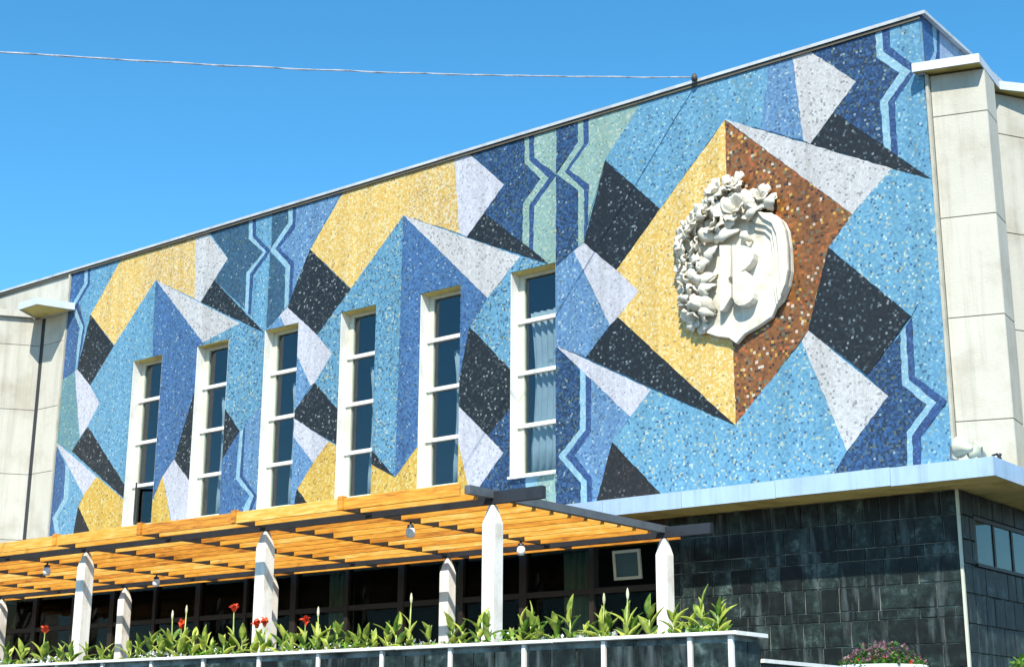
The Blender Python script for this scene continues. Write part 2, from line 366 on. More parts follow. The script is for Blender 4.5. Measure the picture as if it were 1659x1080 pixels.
# ================================================================ THE BUILDING
B = bpy.data.objects.new('cultural_hall_building', None); COL.objects.link(B)
tag(B, 'modern hall faced with a large geometric blue and yellow mosaic wall', 'building')
WX = [(-20.12,-19.04), (-17.80,-16.71), (-15.52,-14.45), (-13.17,-12.14), (-10.91,-9.84), (-8.58,-7.49)]
WZ0, WZ1 = 6.34, 10.39
TOPZ, BOTZ, LX = 13.22, 5.46, -22.92
RECTS = [(a, b, WZ0, WZ1) for a, b in WX]

def clip_half(poly, ax, val, keep_less):
    out = []; n = len(poly)
    for i in range(n):
        a, b = poly[i-1], poly[i]
        da, db = a[ax]-val, b[ax]-val
        if keep_less: da, db = -da, -db
        if (da >= 0) != (db >= 0):
            t_ = da/(da-db); out.append((a[0]+(b[0]-a[0])*t_, a[1]+(b[1]-a[1])*t_))
        if db >= 0: out.append(b)
    return out
def area(p): return abs(sum(p[i-1][0]*p[i][1]-p[i][0]*p[i-1][1] for i in range(len(p))))/2
def pieces(poly):
    """triangulate, keep inside the wall, cut the window openings out"""
    tri = tessellate_polygon([[Vector((x, z, 0)) for x, z in poly]])
    ps = [[poly[i] for i in t_] for t_ in tri]; res = []
    for p in ps:
        for ax, v, k in ((0, LX, False), (0, 0., True), (1, BOTZ, False), (1, TOPZ, True)):
            if len(p) > 2: p = clip_half(p, ax, v, k)
        if len(p) > 2: res.append(p)
    for x0, x1, z0, z1 in RECTS:
        nx = []
        for p in res:
            l = clip_half(p, 0, x0, True); r_ = clip_half(p, 0, x1, False)
            mid = clip_half(p, 0, x0, False); mid = clip_half(mid, 0, x1, True) if len(mid) > 2 else []
            lo = clip_half(mid, 1, z0, True) if len(mid) > 2 else []; hi = clip_half(mid, 1, z1, False) if len(mid) > 2 else []
            nx += [q for q in (l, r_, lo, hi) if len(q) > 2 and area(q) > 1e-5]
        res = nx
    return res

# upper hall: a hollow block with real window openings
wall = MB()
xs = [LX-6] + [v for ab in WX for v in ab] + [0.]
for i in range(len(xs)-1):
    a, b_ = xs[i], xs[i+1]
    if i % 2 == 0: wall.box(a, b_, .0, .32, 5.3, 13.16)
    else:
        wall.box(a, b_, .0, .32, 5.3, WZ0); wall.box(a, b_, .0, .32, WZ1, 13.16)
WALL = wall.build('mosaic_wall', CONC, B)
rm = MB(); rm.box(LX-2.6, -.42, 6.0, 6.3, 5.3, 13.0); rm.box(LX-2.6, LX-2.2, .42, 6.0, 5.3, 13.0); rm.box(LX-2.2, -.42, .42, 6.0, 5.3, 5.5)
rm.build('rear_wall', WROOM, B)
rf = MB(); rf.box(LX-6, 0, .42, 6.3, 13.0, 13.16); rf.build('roof', ROOF, B)
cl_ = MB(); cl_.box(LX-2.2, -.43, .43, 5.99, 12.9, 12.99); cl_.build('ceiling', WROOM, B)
ret = MB(); ret.box(-.42, 0., .42, 6.3, 5.3, 13.0); RET = ret.build('return_wall', CONC, B)

# mosaic panels, traced from the photograph on the wall plane
CR = dict(A=(1160,20,2.7), B=(1180,420,2.842), C=(880,420,2.7), D=(860,120,3.375), E=(640,220,4.154), F=(640,440,2.918),
          G=(400,300,4.5), H=(400,520,3.484), I=(0,280,3.857), J=(0,540,3.857), K=(0,800,3.857), P=(0,0,1))
def poly(spec):
    """'A 40,470 55,60 B 1,2' -> wall points; a letter switches the enlargement the numbers were read in"""
    pts = []; k = 'P'
    for tok in spec.split():
        if tok in CR: k = tok; continue
        x, y = map(float, tok.split(',')); ox, oy, s_ = CR[k]
        q = onY(ox+x/s_, oy+y/s_, 0.); pts.append((q.x, q.z))
    return pts
NP = [0]
def panel(matk, spec, pts=None):
    i = NP[0]; NP[0] += 1
    y = -.006 - .00025*i; mb = MB()
    src = pts or poly(spec); jr = random.Random(i); pl_ = []
    for a_i in range(len(src)):
        pa, pb = Vector(src[a_i]), Vector(src[(a_i+1) % len(src)]); ln_ = (pb-pa).length; k_n = max(1, int(ln_/.09)); nr_ = Vector((pa.y-pb.y, pb.x-pa.x))/max(ln_, 1e-6)
        for k_i in range(k_n):
            q_ = pa.lerp(pb, k_i/k_n)
            if k_i and not pts: q_ = q_ + nr_*jr.uniform(-.009, .009)
            pl_.append((q_.x, q_.y))
    for p in pieces(pl_):
        mb.add([(x, y, z) for x, z in p], [tuple(range(len(p)))])
    o = bpy.data.objects.new('mosaic_panel', mb.mesh('mosaic_panel', MO(matk))); COL.objects.link(o); o.parent = WALL
    b = bmesh.new(); b.from_mesh(o.data); bmesh.ops.remove_doubles(b, verts=b.verts, dist=1e-4)
    for f_ in b.faces:
        if f_.normal.y > 0: f_.normal_flip()
    # a 5 mm thick sheet of tesserae: give the rim its depth back to the wall
    e = [x for x in b.edges if x.is_boundary]
    r_ = bmesh.ops.extrude_edge_only(b, edges=e); bmesh.ops.translate(b, verts=[v for v in r_['geom'] if isinstance(v, bmesh.types.BMVert)], vec=(0, -y-.001, 0))
    left = set(b.verts); isl = []
    while left:
        st_ = [left.pop()]; cur = set(st_)
        while st_:
            for e_ in st_.pop().link_edges:
                for v_ in e_.verts:
                    if v_ in left: left.discard(v_); cur.add(v_); st_.append(v_)
        isl.append(cur)
    b.to_mesh(o.data)
    if len(isl) > 1:
        b.verts.index_update(); ids = [set(v_.index for v_ in c_) for c_ in isl]
        vs = [tuple(v_.co) for v_ in b.verts]; fs = [tuple(v_.index for v_ in f_.verts) for f_ in b.faces]
        for n_i, id_ in enumerate(ids):
            mp = {k_: j_ for j_, k_ in enumerate(sorted(id_))}
            q_ = MB(); q_.v = [vs[k_] for k_ in sorted(id_)]; q_.f = [tuple(mp[k_] for k_ in f_) for f_ in fs if f_[0] in id_]
            me_ = q_.mesh('mosaic_panel', MO(matk))
            if n_i == 0: o.data = me_
            else: link('mosaic_panel', me_, WALL)
    b.free(); return o
# ---- ground colours of the three fields
panel('sky', '', [(LX, 5), (0, 5), (0, 13.5), (LX, 13.5)])
# field 1 (beside the left pilaster)
panel('blue', 'I 440,560 540,540 530,690 450,830 505,975 485,1085 J 470,235 375,315')
panel('stripe', 'I 535,520 556,515 549,690 470,830 521,960 502,1090 J 475,225 I 484,1075 500,970 448,830 528,690')
panel('darkstripe', 'I 556,515 570,510 563,700 493,810 532,960 515,1080 J 485,225 I 502,1085 521,960 470,830 549,690')
panel('sky', 'I 570,510 800,440 568,885 520,1085 515,1080 532,960 493,810 563,700')
panel('yellowdot', 'P 212,395 317.6,360 316.3,484 252.8,453.7 226,497')
panel('yellow', 'P 206,404 212,395 240,385 226,497 252.8,453.7 185.4,559.5 147.3,509.5')
panel('whitedot', 'P 317.6,360 325,355 329,367 369.5,418.7 325.4,489.5 316,483.5')
panel('teal', 'P 325,355 329,367 404.5,335 403.3,386.7 427.8,408.9 400,442 396.7,500.4 347.4,453.7 369.5,418.7')
panel('stripe', 'P 404,333 410,331 409.5,383 432,408 405.5,444 402,508 397,503 400,441 427,409 403,387')
panel('darkstripe', 'P 410,331 415.5,330 415,381 438.9,406.7 411,446 407,510 402,508 405.5,444 432,408 409.5,383')
panel('sky', 'P 415.5,330 442,322 440,404 415,381')
panel('sky', 'P 438.5,409 433,535 420,530 407,510 411,446')
panel('blackdot', 'P 347.4,453.7 428.5,539 325.4,489.5')
panel('whitedot', 'P 252.8,453.7 389,523.7 329.3,555')
panel('skydot', 'P 389,523.7 428.5,539 433,545 429,655 389,698 325,603 329.3,555')
panel('black', 'P 147.3,509.5 185,560 146.5,624.5 125.7,598.3')
panel('white', 'P 121.9,601 125.7,598.3 146.5,624.5 162,652.8 142.6,690 129.6,708.5')
panel('tealpale', 'P 96,619 120.6,603 129.6,708.5 116.7,732 88,714')
panel('sky', 'P 252.8,453.7 185,560 146.5,624.3 162,653 142.6,690 236,840')
panel('mid', 'P 252.8,453.7 329.3,555 325,603 282.6,744 236,840')
panel('blackdot', 'P 142.6,690 236,838 117,731')
panel('white', 'P 89,714 156.9,772 136,802')
panel('yellowlow', 'P 156.9,772 236,837 264,771 288,900 150,890 127,821 136,802')
panel('blackwarm', 'P 127,820 150,868 120,900 112,880')
panel('blackdot', 'P 325,603 389,698 323,803.5 282.6,744')
panel('white', 'P 282.6,744 340,823 300,890 284,870 264,771')
panel('blue', 'J 345,685 412,820 K 400,30 330,150 355,300 300,310')
panel('stripe', 'J 412,820 437,850 K 428,30 358,150 385,290 355,300 330,150 400,30')
panel('sky', 'J 437,850 525,1010 K 490,80 450,300 385,290 358,150 428,30')
panel('mid', 'P 389,698 383,776 405,803 395,823 392,880 310,880 340,823 323,803')
panel('stripe', 'P 389,698 395,695 389,772 412,803 402,830 400,870 392,870 395,823 405,803 383,776')
panel('darkstripe', 'P 395,695 398,690 394,770 417,803 408,830 405,870 400,870 402,830 412,803 389,772')
panel('violet', 'P 398,690 429,650 424,870 405,870 408,830 417,803 394,770')
# field 2 (between the windows)
panel('teal', 'G 190,110 305,80 305,270 180,460')
panel('stripe', 'G 305,80 338,70 335,285 212,462 320,585 305,870 275,905 285,600 178,485 178,465 305,275')
panel('darkstripe', 'G 338,70 362,60 358,310 240,460 348,565 335,790 308,870 320,585 212,462 335,285')
panel('violet', 'G 362,60 755,-60 465,468 335,790 348,565 240,460 358,310')
panel('teal', 'G 172,490 285,600 275,905 145,1060')
panel('yellow', 'P 562,303 568,290 700,250 654.4,349 570,468 503.3,404')
panel('yellowdot', 'P 690,252 737,237 744.7,378 654.4,349')
panel('white', 'P 736,240 748,236 752,243 817.5,299 757,384 744.7,378')
panel('deep', 'P 748,236 752,243 850,205 851.4,265.7 877,290 848,331 847.5,396 785.6,345.2 817.5,299')
panel('pale', 'P 850,205 858,200 858.6,259.7 890,289 858.6,333 858,407 847.5,396 848,331 877,290 851.4,265.7')
panel('darkstripe', 'P 858,200 866,197 866.3,256 902,283 866.3,334.4 864.4,405.5 858,407 858.6,333 890,289 858.6,259.7')
panel('pale', 'P 866,197 903,186 902,283 866.3,256')
panel('pale', 'P 902,285 902,440 886,425 864.4,405.5 866.3,334.4')
panel('blackdot', 'P 785.6,345.2 891,428 757,384')
panel('whitedot', 'P 654.4,349 843.4,416 790.8,483')
panel('skydot', 'P 843.4,416 891,428 903,432 903,640 825,596 761.7,529.5 790.8,483')
panel('blackdot', 'P 502.7,404.4 568.5,469 514.8,543 467,498')
panel('white', 'P 466.7,497.8 514.8,543 539.2,573 510.5,620.5 503.9,625 454.4,511')
panel('violet', 'P 433,534 454.4,511 503.9,625 482,661 429,640')
panel('skydot', 'P 654.4,349 568.5,469 514.8,543 539.2,573 511,620 641,774')
panel('mid', 'P 654.4,349 790.8,483 761.7,530 738,650 641,774')
panel('blackdot', 'P 511,620 641,773 470,676')
panel('white', 'P 429,645 533.5,715 508.5,750')
panel('violet', 'P 429,645 508.5,750 483,791 478,850 426,850')
panel('yellowlow', 'P 533.5,715 641,773 735,645 760,790 768,840 505,840 483,791 508.5,750')
panel('black', 'P 482,791 510,830 474,845')
panel('blackdot', 'P 761.7,530 855,627 792.5,705.6 738,652')
panel('pale', 'P 825,596 903,600 908,850 850,850 855,627')
panel('deep', 'P 792.5,705.6 850,632 855,700 880,745 855,775 850,850 745,850 764,808 817,733')
panel('stripe', 'P 850,632 860,622 868,690 893,745 872,775 868,850 850,850 853,775 880,745 857,700')
panel('white', 'P 738,652 817,733 764,808 731,662')
# field 3 (with the emblem)
panel('deep', 'D 145,235 262,195 262,375 142,545')
panel('pale', 'D 262,195 292,185 292,385 190,535 295,635 296,920 262,945 262,640 145,548 262,375')
panel('darkstripe', 'D 292,185 320,175 320,375 215,527 322,605 315,812 296,920 295,635 190,535 292,385')
panel('pale', 'D 320,175 670,70 410,470 315,805 322,605 215,527 320,375')
panel('deep', 'D 141,555 262,640 262,945 141,1060')
panel('sky', 'D 670,65 410,470 710,740 1062,255 A 200,513 250,120')
panel('violet', 'A 250,110 328,120 385,562 200,513')
panel('whitedot', 'A 325,110 372,90 372,145 615,305 415,578 385,562')
panel('deep', 'A 370,143 395,40 695,-40 705,200 806,268 720,390 738,585 520,440 615,305')
panel('stripe', 'A 695,-10 725,-20 735,175 855,260 755,395 770,610 738,590 720,390 806,268 705,200')
panel('darkstripe', 'A 725,-20 755,-30 765,155 884,245 785,395 800,632 770,612 755,395 855,260 735,175')
panel('sky', 'A 755,-30 885,-50 905,245 948,732 800,632 785,395 884,245 765,155')
panel('black', 'A 520,440 950,735 415,578')
panel('whitedot', 'A 40,470 770,685 600,885')
panel('skylight', 'A 770,685 955,735 B 975,40 845,263 A 495,1030 600,885')
panel('sky', 'B 975,30 1010,300 1060,1050 892,1050 890,820 1012,655 862,540 848,263')
panel('brown', 'A 42,473 600,885 495,1030 B 373,328 38,768')
panel('yellow', 'P 1175.5,195.5 999.5,438 1036,472 1002,514 1193.4,690')
panel('black', 'P 981.5,262 1070.5,339 999.5,438 947.2,394')
panel('white', 'P 931,407 947.2,394 999.5,438 1036,472 1002,514.5 989,527')
panel('violet', 'P 901.5,433 931,407 989,527 950.4,579 901.5,560')
panel('deep', 'C 58,385 165,478 165,740 70,862 168,975 168,1200 58,1200')
panel('stripe', 'C 165,476 190,500 190,745 102,862 195,970 195,1200 168,1200 168,975 70,862 165,740')
panel('darkstripe', 'C 190,500 213,523 213,755 142,858 218,955 218,1200 195,1200 195,970 102,862 190,745')
panel('violet', 'C 213,523 385,690 305,800 200,1200 218,1200 218,955 142,858 213,755')
panel('black', 'P 1002,514 1192,689.5 950.4,579')
panel('white', 'P 902,560 1056,631 1022.6,675.5')
panel('skylight', 'P 1056,631 1192,689 1300.5,553 1373.5,730 1320,830 1100,830 993,716 1022.6,675.5')
panel('blackwarm', 'P 993,716 1105,835 962,840')
panel('black', 'P 1343,401 1475.8,513 1407,608 1311,534.5')
panel('whitedot', 'B 372,330 740,630 550,884 342,378')
panel('deep', 'B 645,535 797,343 805,580 917,668 825,795 828,1100 420,1110 550,882 740,630')
panel('stripe', 'B 795,345 820,313 835,555 962,660 850,812 862,1100 828,1100 825,795 917,668 804,580')
panel('darkstripe', 'B 820,313 848,265 862,540 1012,655 890,820 893,1100 862,1100 850,812 962,660 835,555')

# mosaic on the return wall, above the wing
def rpanel(matk, px):
    mb = MB(); i = NP[0]; NP[0] += 1
    pts = [onX(x, y, 0.) for x, y in px]
    mb.add([(.006+.0005*(i % 8), max(0., p.y), min(13.2, p.z)) for p in pts], [tuple(range(len(pts)))])
    mb.build('mosaic_panel', MO(matk), RET)
rpanel('lilac', [(1489,18), (1600,118), (1560,160), (1497,112)])
rpanel('blue', [(1489,18), (1509,38), (1513,84), (1497,112)])
rpanel('stripe', [(1509,36), (1516,42), (1517,84), (1503,110), (1497,112), (1513,84)])
rpanel('darkstripe', [(1516,42), (1521,46), (1522,110), (1512,112), (1517,84)])

# coping of bent sheet along the parapet
cp = MB(); n_ = 9
COP = bpy.data.objects.new('parapet_coping', None)
x0 = LX-6
cps = []
for i in range(11):
    xa = x0 + (0.09-x0)*i/11; xb = x0 + (0.09-x0)*(i+1)/11
    c_ = MB(); z = 13.16+.006*random.random()
    c_.box(xa+.004, xb-.004, -.07, .50, z+.03, z+.06); c_.box(xa+.004, xb-.004, -.08, -.07, z+.0, z+.058)
    cps.append(c_)
first = cps[0].build('parapet_coping', COPM, B)
for c_ in cps[1:]: c_.build('coping_sheet', COPM, first)
c_ = MB(); c_.box(-.42, .09, .51, 6.3, 13.19, 13.22); c_.box(.09, .10, -.07, 6.3, 13.16, 13.218); c_.build('coping_sheet', COPM, first)
c_ = MB(); c_.box(LX-6, .0, -.055, -.045, 13.10, 13.15); c_.build('drip_edge', JOINT, first)
# thin corner trim between mosaic and wing
c_ = MB(); c_.box(.004, .05, -.04, .045, 5.55, 12.1); c_.build('corner_trim', CONCS, B)
c_ = MB(); c_.box(LX-.06, LX-.004, -.055, -.004, 5.55, 13.1); c_.build('corner_trim', CONCS, B)

# tall recessed windows
BARS = (9.43, 8.41, 7.385)
def window(i, a, b_):
    W = bpy.data.objects.new('window', None); W.location = ((a+b_)/2, 0, WZ0); COL.objects.link(W); W.parent = B
    ox, oz = (a+b_)/2, WZ0
    def P(mb, name, mat): o = mb.build(name, mat, W); o.matrix_parent_inverse = Matrix.Translation((-ox, 0, -oz)); return o
    r_ = MB()                                                           # painted jamb linings and head
    r_.box(a-.002, a+.012, -.004, .235, WZ0, WZ1); r_.box(b_-.012, b_+.002, -.004, .235, WZ0, WZ1)
    P(r_, 'jamb_lining', WHITE)
    r_ = MB(); r_.box(a+.012, b_-.012, -.003, .235, WZ1-.012, WZ1+.002); P(r_, 'head_lining', SOFF)
    s_ = MB(); s_.box(a+.012, b_-.012, -.10, .235, WZ0, WZ0+.04); P(s_, 'sill', WHITE)
    f_ = MB(); y0, y1 = .235, .305
    f_.box(a+.0, a+.15, y0, y1, WZ0+.04, WZ1-.012); f_.box(b_-.06, b_, y0, y1, WZ0+.04, WZ1-.012)
    f_.box(a+.15, b_-.06, y0+.002, y1-.002, WZ1-.08, WZ1-.012); f_.box(a+.15, b_-.06, y0+.002, y1-.002, WZ0+.04, WZ0+.14)
    P(f_, 'frame', CREAM)
    zs = [WZ0+.14] + sorted(BARS) + [WZ1-.08]
    for k in range(4):
        lo = zs[k]+(.035 if k else 0); hi = zs[k+1]-(.035 if k < 3 else 0)
        p_ = MB(); p_.box(a+.14, b_-.05, .270, .276, lo-.01, hi+.01); P(p_, 'pane', GLASS)
    for z in BARS:
        q = MB(); q.box(a+.014, b_-.014, .195, .30, z-.036, z+.036); P(q, 'glazing_bar', WHITE)
    if i == 0:
        v_ = MB(); M_ = Matrix.Translation((a+.16, .22, WZ0+.14)) @ Matrix.Rotation(R(-38), 4, 'Z')
        wv, hv = b_-a-.24, zs[1]-zs[0]-.05
        v_.box(0, wv, -.02, .02, 0, .06, M_); v_.box(0, wv, -.02, .02, hv-.06, hv, M_); v_.box(0, .06, -.02, .02, .06, hv-.06, M_); v_.box(wv-.06, wv, -.02, .02, .06, hv-.06, M_)
        P(v_, 'open_vent', GLAZ); p_ = MB(); p_.box(.05, wv-.05, -.004, .004, .05, hv-.05, M_); P(p_, 'pane', GLASS)
    return W
for i, (a, b_) in enumerate(WX): window(i, a, b_)

# --- ledge between the storeys
LB, LT, LY = 5.28, 5.54, -1.2
ld = MB(); ld.box(-25.4, 1.03, LY+.02, 3.6, LB+.004, LT-.03); ld.box(1.06, 2.3, 1.0, 3.6, LB+.004, LT-.002); LED = ld.build('ledge', SOFF, B)
xa = 1.052
edges = [1.052]
while xa > -25: xa -= random.choice((1.55, 1.7, 1.9)); edges.append(xa)
for i in range(len(edges)-1):
    f_ = MB(); dz = random.uniform(-.006, .006)
    f_.box(edges[i+1]+.004, edges[i]-.004, LY, LY+.018, LB-.012+dz, LT+dz); f_.box(edges[i+1]+.004, edges[i]-.004, LY+.018, -.02, LT-.018+dz, LT+dz-.001)
    f_.build('fascia_sheet', TIN, LED)
for i in range(3):
    f_ = MB(); f_.box(1.034, 1.052, LY+.022+i*1.6, LY+.014+(i+1)*1.6, LB-.012, LT); f_.build('fascia_sheet', TIN, LED)

# --- concrete wings either side of the mosaic
CAPB = 12.1
def slabs(name, p0, p1, th, levels, parent, mat=CONC, gap=.010):
    """a wall from p0 to p1 (plan) built of cast slabs with open joints"""
    d = Vector((p1[0]-p0[0], p1[1]-p0[1])); l = d.length; ang = math.atan2(d.y, d.x)
    M_ = Matrix.Translation((p0[0], p0[1], 0)) @ Matrix.Rotation(ang, 4, 'Z')
    bk = MB(); bk.box(.01, l-.01, .03, th, levels[0], levels[-1], M_); bko = bk.build(name, JOINT, parent)
    for i in range(len(levels)-1):
        q = MB(); q.bbox(0, l, 0, th*.8, levels[i]+gap/2, levels[i+1]-gap/2, .008)
        q.v = [tuple(M_ @ Vector(v)) for v in q.v]; q.build('concrete_slab', mat, bko)
    return bko
LV = [5.542, 6.36, 8.0, 9.64, 11.37, CAPB]
slabs('pilaster', (.055, .05), (.86, .30), .3, LV, B)
slabs('pilaster_side', (.862, .305), (.79, .92), .12, LV, B)
slabs('wing_wall', (.47, 1.03), (1.55, 2.95), .25, LV, B)
def cap(name, plan, z0, z1):
    c0 = MB(); c0.prism(plan, z0+.03, z1-.02); o = c0.build(name, SOFF, B)
    q = [Vector(p) for p in plan]; n = len(q)
    cw = sum(q[i-1].x*q[i].y-q[i].x*q[i-1].y for i in range(n)) > 0
    for i in range(n):
        a, b_ = q[i-1], q[i]; d = (b_-a); l = d.length; d.normalize(); nr = Vector((d.y, -d.x)) if cw else Vector((-d.y, d.x))
        f_ = MB(); pl = [a-d*.01, b_+d*.01, b_+d*.01+nr*.02, a-d*.01+nr*.02]
        f_.prism([(p.x, p.y) for p in pl], z0, z1); f_.build('fascia_sheet', CAPM, o)
    c1 = MB(); c1.prism([(p.x, p.y) for p in q], z1-.019, z1-.004); c1.build('cover_sheet', TIN, o)
    return o
cap('wing_cap', [(-.10,-.24), (.87,.05), (.745,1.25), (2.0,2.8), (1.6,3.3), (.02,2.4), (.02,-.09), (-.10,-.09)], CAPB, 12.25)
# left side
LVL = [3.2, 4.8, 6.40, 8.04, 9.69, 11.376, CAPB]
slabs('pilaster', (-23.85, -.03), (LX-.065, -.03), .028, LVL[2:], B)
dm = Vector((-.59, -.81)).normalized()
c0 = Vector((-24.0, -.02))
slabs('wing_wall', tuple(c0+dm*4.2), tuple(c0), .3, LVL, B)
gp = MB(); gp.box(-24.03, -23.855, -.02, -.004, 5.5, CAPB); gp.build('open_joint', STEEL, B)
nb = Vector((-dm.y, dm.x)); nb = nb if nb.x > 0 else -nb
e0 = c0+dm*.25; e1 = c0+dm*4.2
q = MB(); q.prism([tuple(e0+nb*.10), tuple(e1+nb*.10), tuple(e1-nb*.3), tuple(e0-nb*.3)], CAPB+.002, CAPB+.17); q.build('wing_cornice', CONC, B)
cap('wing_cap', [(-23.73,-.90), (-22.93,-.93), (-22.72,-.30), (-22.62,-.06), (-24.15,-.06)], CAPB, 12.28)

# --- ground floor clad in dark stone
WY, WXR = -.30, .14
bk = MB(); bk.box(-5.0, WXR-.02, WY+.02, .6, 0.01, LB); LW = bk.build('stone_wall', MORT, B)
def tiles(parent, u0, u1, z0, z1, place, rows, skip=None, wmin=.30, wmax=.50, gap=.016, mat=STONE, nm='stone_tile'):
    z = z1; k = 0; cache = {}
    while z > z0:
        h = rows[k % len(rows)]; k += 1; zl = max(z-h, z0); u = u0 + 0
        while u < u1-.02:
            wd = min(random.choice((wmin, (wmin+wmax)/2, wmax, wmin*1.15)), u1-u)
            if u1-(u+wd) < .12: wd = u1-u
            if not (skip and skip(u, u+wd, zl, z)):
                key = (round(wd, 2), round(z-zl, 2))
                if key not in cache:
                    q = MB(); w2, h2 = wd/2-gap/2, (z-zl)/2-gap/2; q.bbox(-w2, w2, -.028, 0, -h2, h2, .006); me = q.mesh('stone_tile', mat); fixn(me); cache[key] = me
                loc, rz = place(u+wd/2, (z+zl)/2)
                j = random.uniform
                link(nm, cache[key], parent, (loc[0]+j(-.002,.002), loc[1]+j(-.003,.003), loc[2]), (j(-.003,.003), 0, rz+j(-.003,.003)))
            u += wd
        z = zl
tiles(LW, -5.0, WXR-.03, 1.9, LB-.01, lambda u, z: ((u, WY+.022, z), 0), (.36, .40, .18, .40, .36, .15, .38, .34), wmin=.27, wmax=.45)
c_ = MB(); c_.box(WXR-.03, WXR+.012, WY-.012, WY+.03, 1.2, LB-.003); c_.build('corner_strip', CREAM, LW)
SW = MB(); SW.box(WXR-.30, WXR-.02, .6, 5.5, .01, LB); SW.box(WXR-.019, WXR-.012, WY+.03, 5.5, .01, 4.19); SWO = SW.build('stone_wall', MORTD, B)
sk = lambda a, b_, zl, z: False
SWIN = (.24, 3.30, 4.19, 4.93)
def skipw(u0, u1, zl, z): return u1 > SWIN[0]+.02 and u0 < SWIN[1]-.02 and z > SWIN[2]+.05 and zl < SWIN[3]-.05
tiles(SWO, WY+.03, 4.6, 1.9, 4.18, lambda u, z: ((WXR-.01, u, z), R(90)), (.42, .44, .42, .40))
tiles(SWO, WY+.03, .22, 4.19, LB-.01, lambda u, z: ((WXR-.01, u, z), R(90)), (.36, .36, .37))
tiles(SWO, .22, 4.6, 4.95, LB-.01, lambda u, z: ((WXR-.01, u, z), R(90)), (.33,))
sw = bpy.data.objects.new('side_window', None); COL.objects.link(sw); sw.parent = B
f_ = MB(); f_.box(WXR-.01, WXR+.02, .22, 3.4, 4.88, 4.94); f_.box(WXR-.01, WXR+.05, .20, 3.4, 4.18, 4.23)
for y in (.22, .98, 1.74, 2.5, 3.26): f_.box(WXR-.012, WXR+.012, y, y+.07, 4.23, 4.88)
f_.build('frame', GLAZ, sw)
for y in (.29, 1.05, 1.81, 2.57):
    p_ = MB(); p_.box(WXR-.008, WXR-.002, y-.005, y+.695, 4.225, 4.885); p_.build('pane', GLASSD, sw)
    p_ = MB(); p_.box(WXR-.0185, WXR-.0125, y, y+.69, 4.23, 4.88); p_.build('blind_or_sky_sheet', plain('pale_green_blind', (128,136,118), .8, .08), sw)

# glazed ground floor behind the pergola
gz = MB(); gz.box(-25.4, -5.0, WY+.02, WY+.30, 4.95, LB-.002); gz.box(-25.4, -5.0, WY+.02, WY+.3, 1.8, 2.3); GZ = gz.build('glazed_front', GLAZ, B)
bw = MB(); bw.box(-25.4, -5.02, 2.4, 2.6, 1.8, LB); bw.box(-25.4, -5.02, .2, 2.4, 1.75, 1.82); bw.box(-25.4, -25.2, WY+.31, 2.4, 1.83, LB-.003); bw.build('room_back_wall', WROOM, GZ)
post = [-5.0]
while post[-1] > -24.6: post.append(post[-1]-1.48)
for k, x in enumerate(post):
    wd = .16 if k % 2 == 0 else .10
    q = MB(); q.box(x-wd, x, WY, WY+.16, 2.3, 4.95); q.build('mullion', GLAZ, GZ)
for k in range(len(post)-1):
    x1 = post[k]-(.16 if k % 2 == 0 else .10); x0_ = post[k+1]
    q = MB(); q.box(x0_, x1, WY+.01, WY+.14, 4.10, 4.20); q.build('transom', GLAZ, GZ)
    for z0, z1 in ((2.3, 4.10), (4.20, 4.95)):
        if k == 0 and z0 > 4: continue
        p_ = MB(); p_.box(x0_, x1, WY+.07, WY+.076, z0, z1); p_.build('pane', GLASSD, GZ)
# opened transom light, its sky reflection painted on a blue sheet
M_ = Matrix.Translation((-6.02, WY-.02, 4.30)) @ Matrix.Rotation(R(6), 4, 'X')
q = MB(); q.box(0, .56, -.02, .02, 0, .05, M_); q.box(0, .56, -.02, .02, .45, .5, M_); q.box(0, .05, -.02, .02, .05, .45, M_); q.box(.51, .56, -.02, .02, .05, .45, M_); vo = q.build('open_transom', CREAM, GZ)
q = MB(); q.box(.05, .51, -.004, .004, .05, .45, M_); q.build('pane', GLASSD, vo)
q = MB(); q.box(.05, .51, .008, .014, .05, .45, M_); q.build('blind_or_sky_sheet', plain('painted_sky_reflection', (150,180,208), .6, .06), vo)  # sheet behind the pane whose colour stands in for reflected sky

# ================================================================ CURTAINS
def curtain(x0_, x1_, y, z0, z1, mat, lab, grp, folds=6, amp=.035, gather=0.):
    mb = MB(); n = folds*6; rows = 6; g_ = []
    for r_ in range(rows+1):
        t_ = r_/rows; row = []
        for k in range(n+1):
            s_ = k/n; xx = x0_+(x1_-x0_)*s_; xc = x0_+(x1_-x0_)*.7
            xx = xx+(xc-xx)*gather*math.sin(math.pi*min(1, t_*1.2))
            row.append(Vector((xx, y+amp*math.sin(s_*folds*2*math.pi+t_*1.3), z1+(z0-z1)*t_)))
        g_.append(row)
    mb.shell(g_, .006); o = mb.build('curtain', mat, None, True); tag(o, lab, 'curtain', grp); return o
a, b_ = WX[5]
curtain(a+.20, b_+.05, .37, WZ0+.10, 9.62, CURT, 'long white curtain behind the shield-side tall window', None, 6, .035, .16)
for i, (sx, gth) in ((4, (.55, .6)), (3, (.50, .6)), (2, (.50, .55)), (1, (.45, .6))):
    a, b_ = WX[i]
    ord_ = {4: 'second', 3: 'third', 2: 'fourth', 1: 'fifth'}[i]
    curtain(a+sx, a+sx+.22, .42, WZ0+.1, 9.2, CURT, 'thin gathered curtain inside the %s tall window counted from the emblem' % ord_, None, 2, .03, gth)
for i, k in enumerate((1, 3, 5)):
    x1 = post[k]-.2
    curtain(x1-.75, x1-.05, WY+.42, 2.35, 4.9, CURTG, 'green grey curtain in ground floor glazing, %s bay from the stone wall' % ('second', 'fourth', 'sixth')[i], 'ground floor curtains', 5, .04)

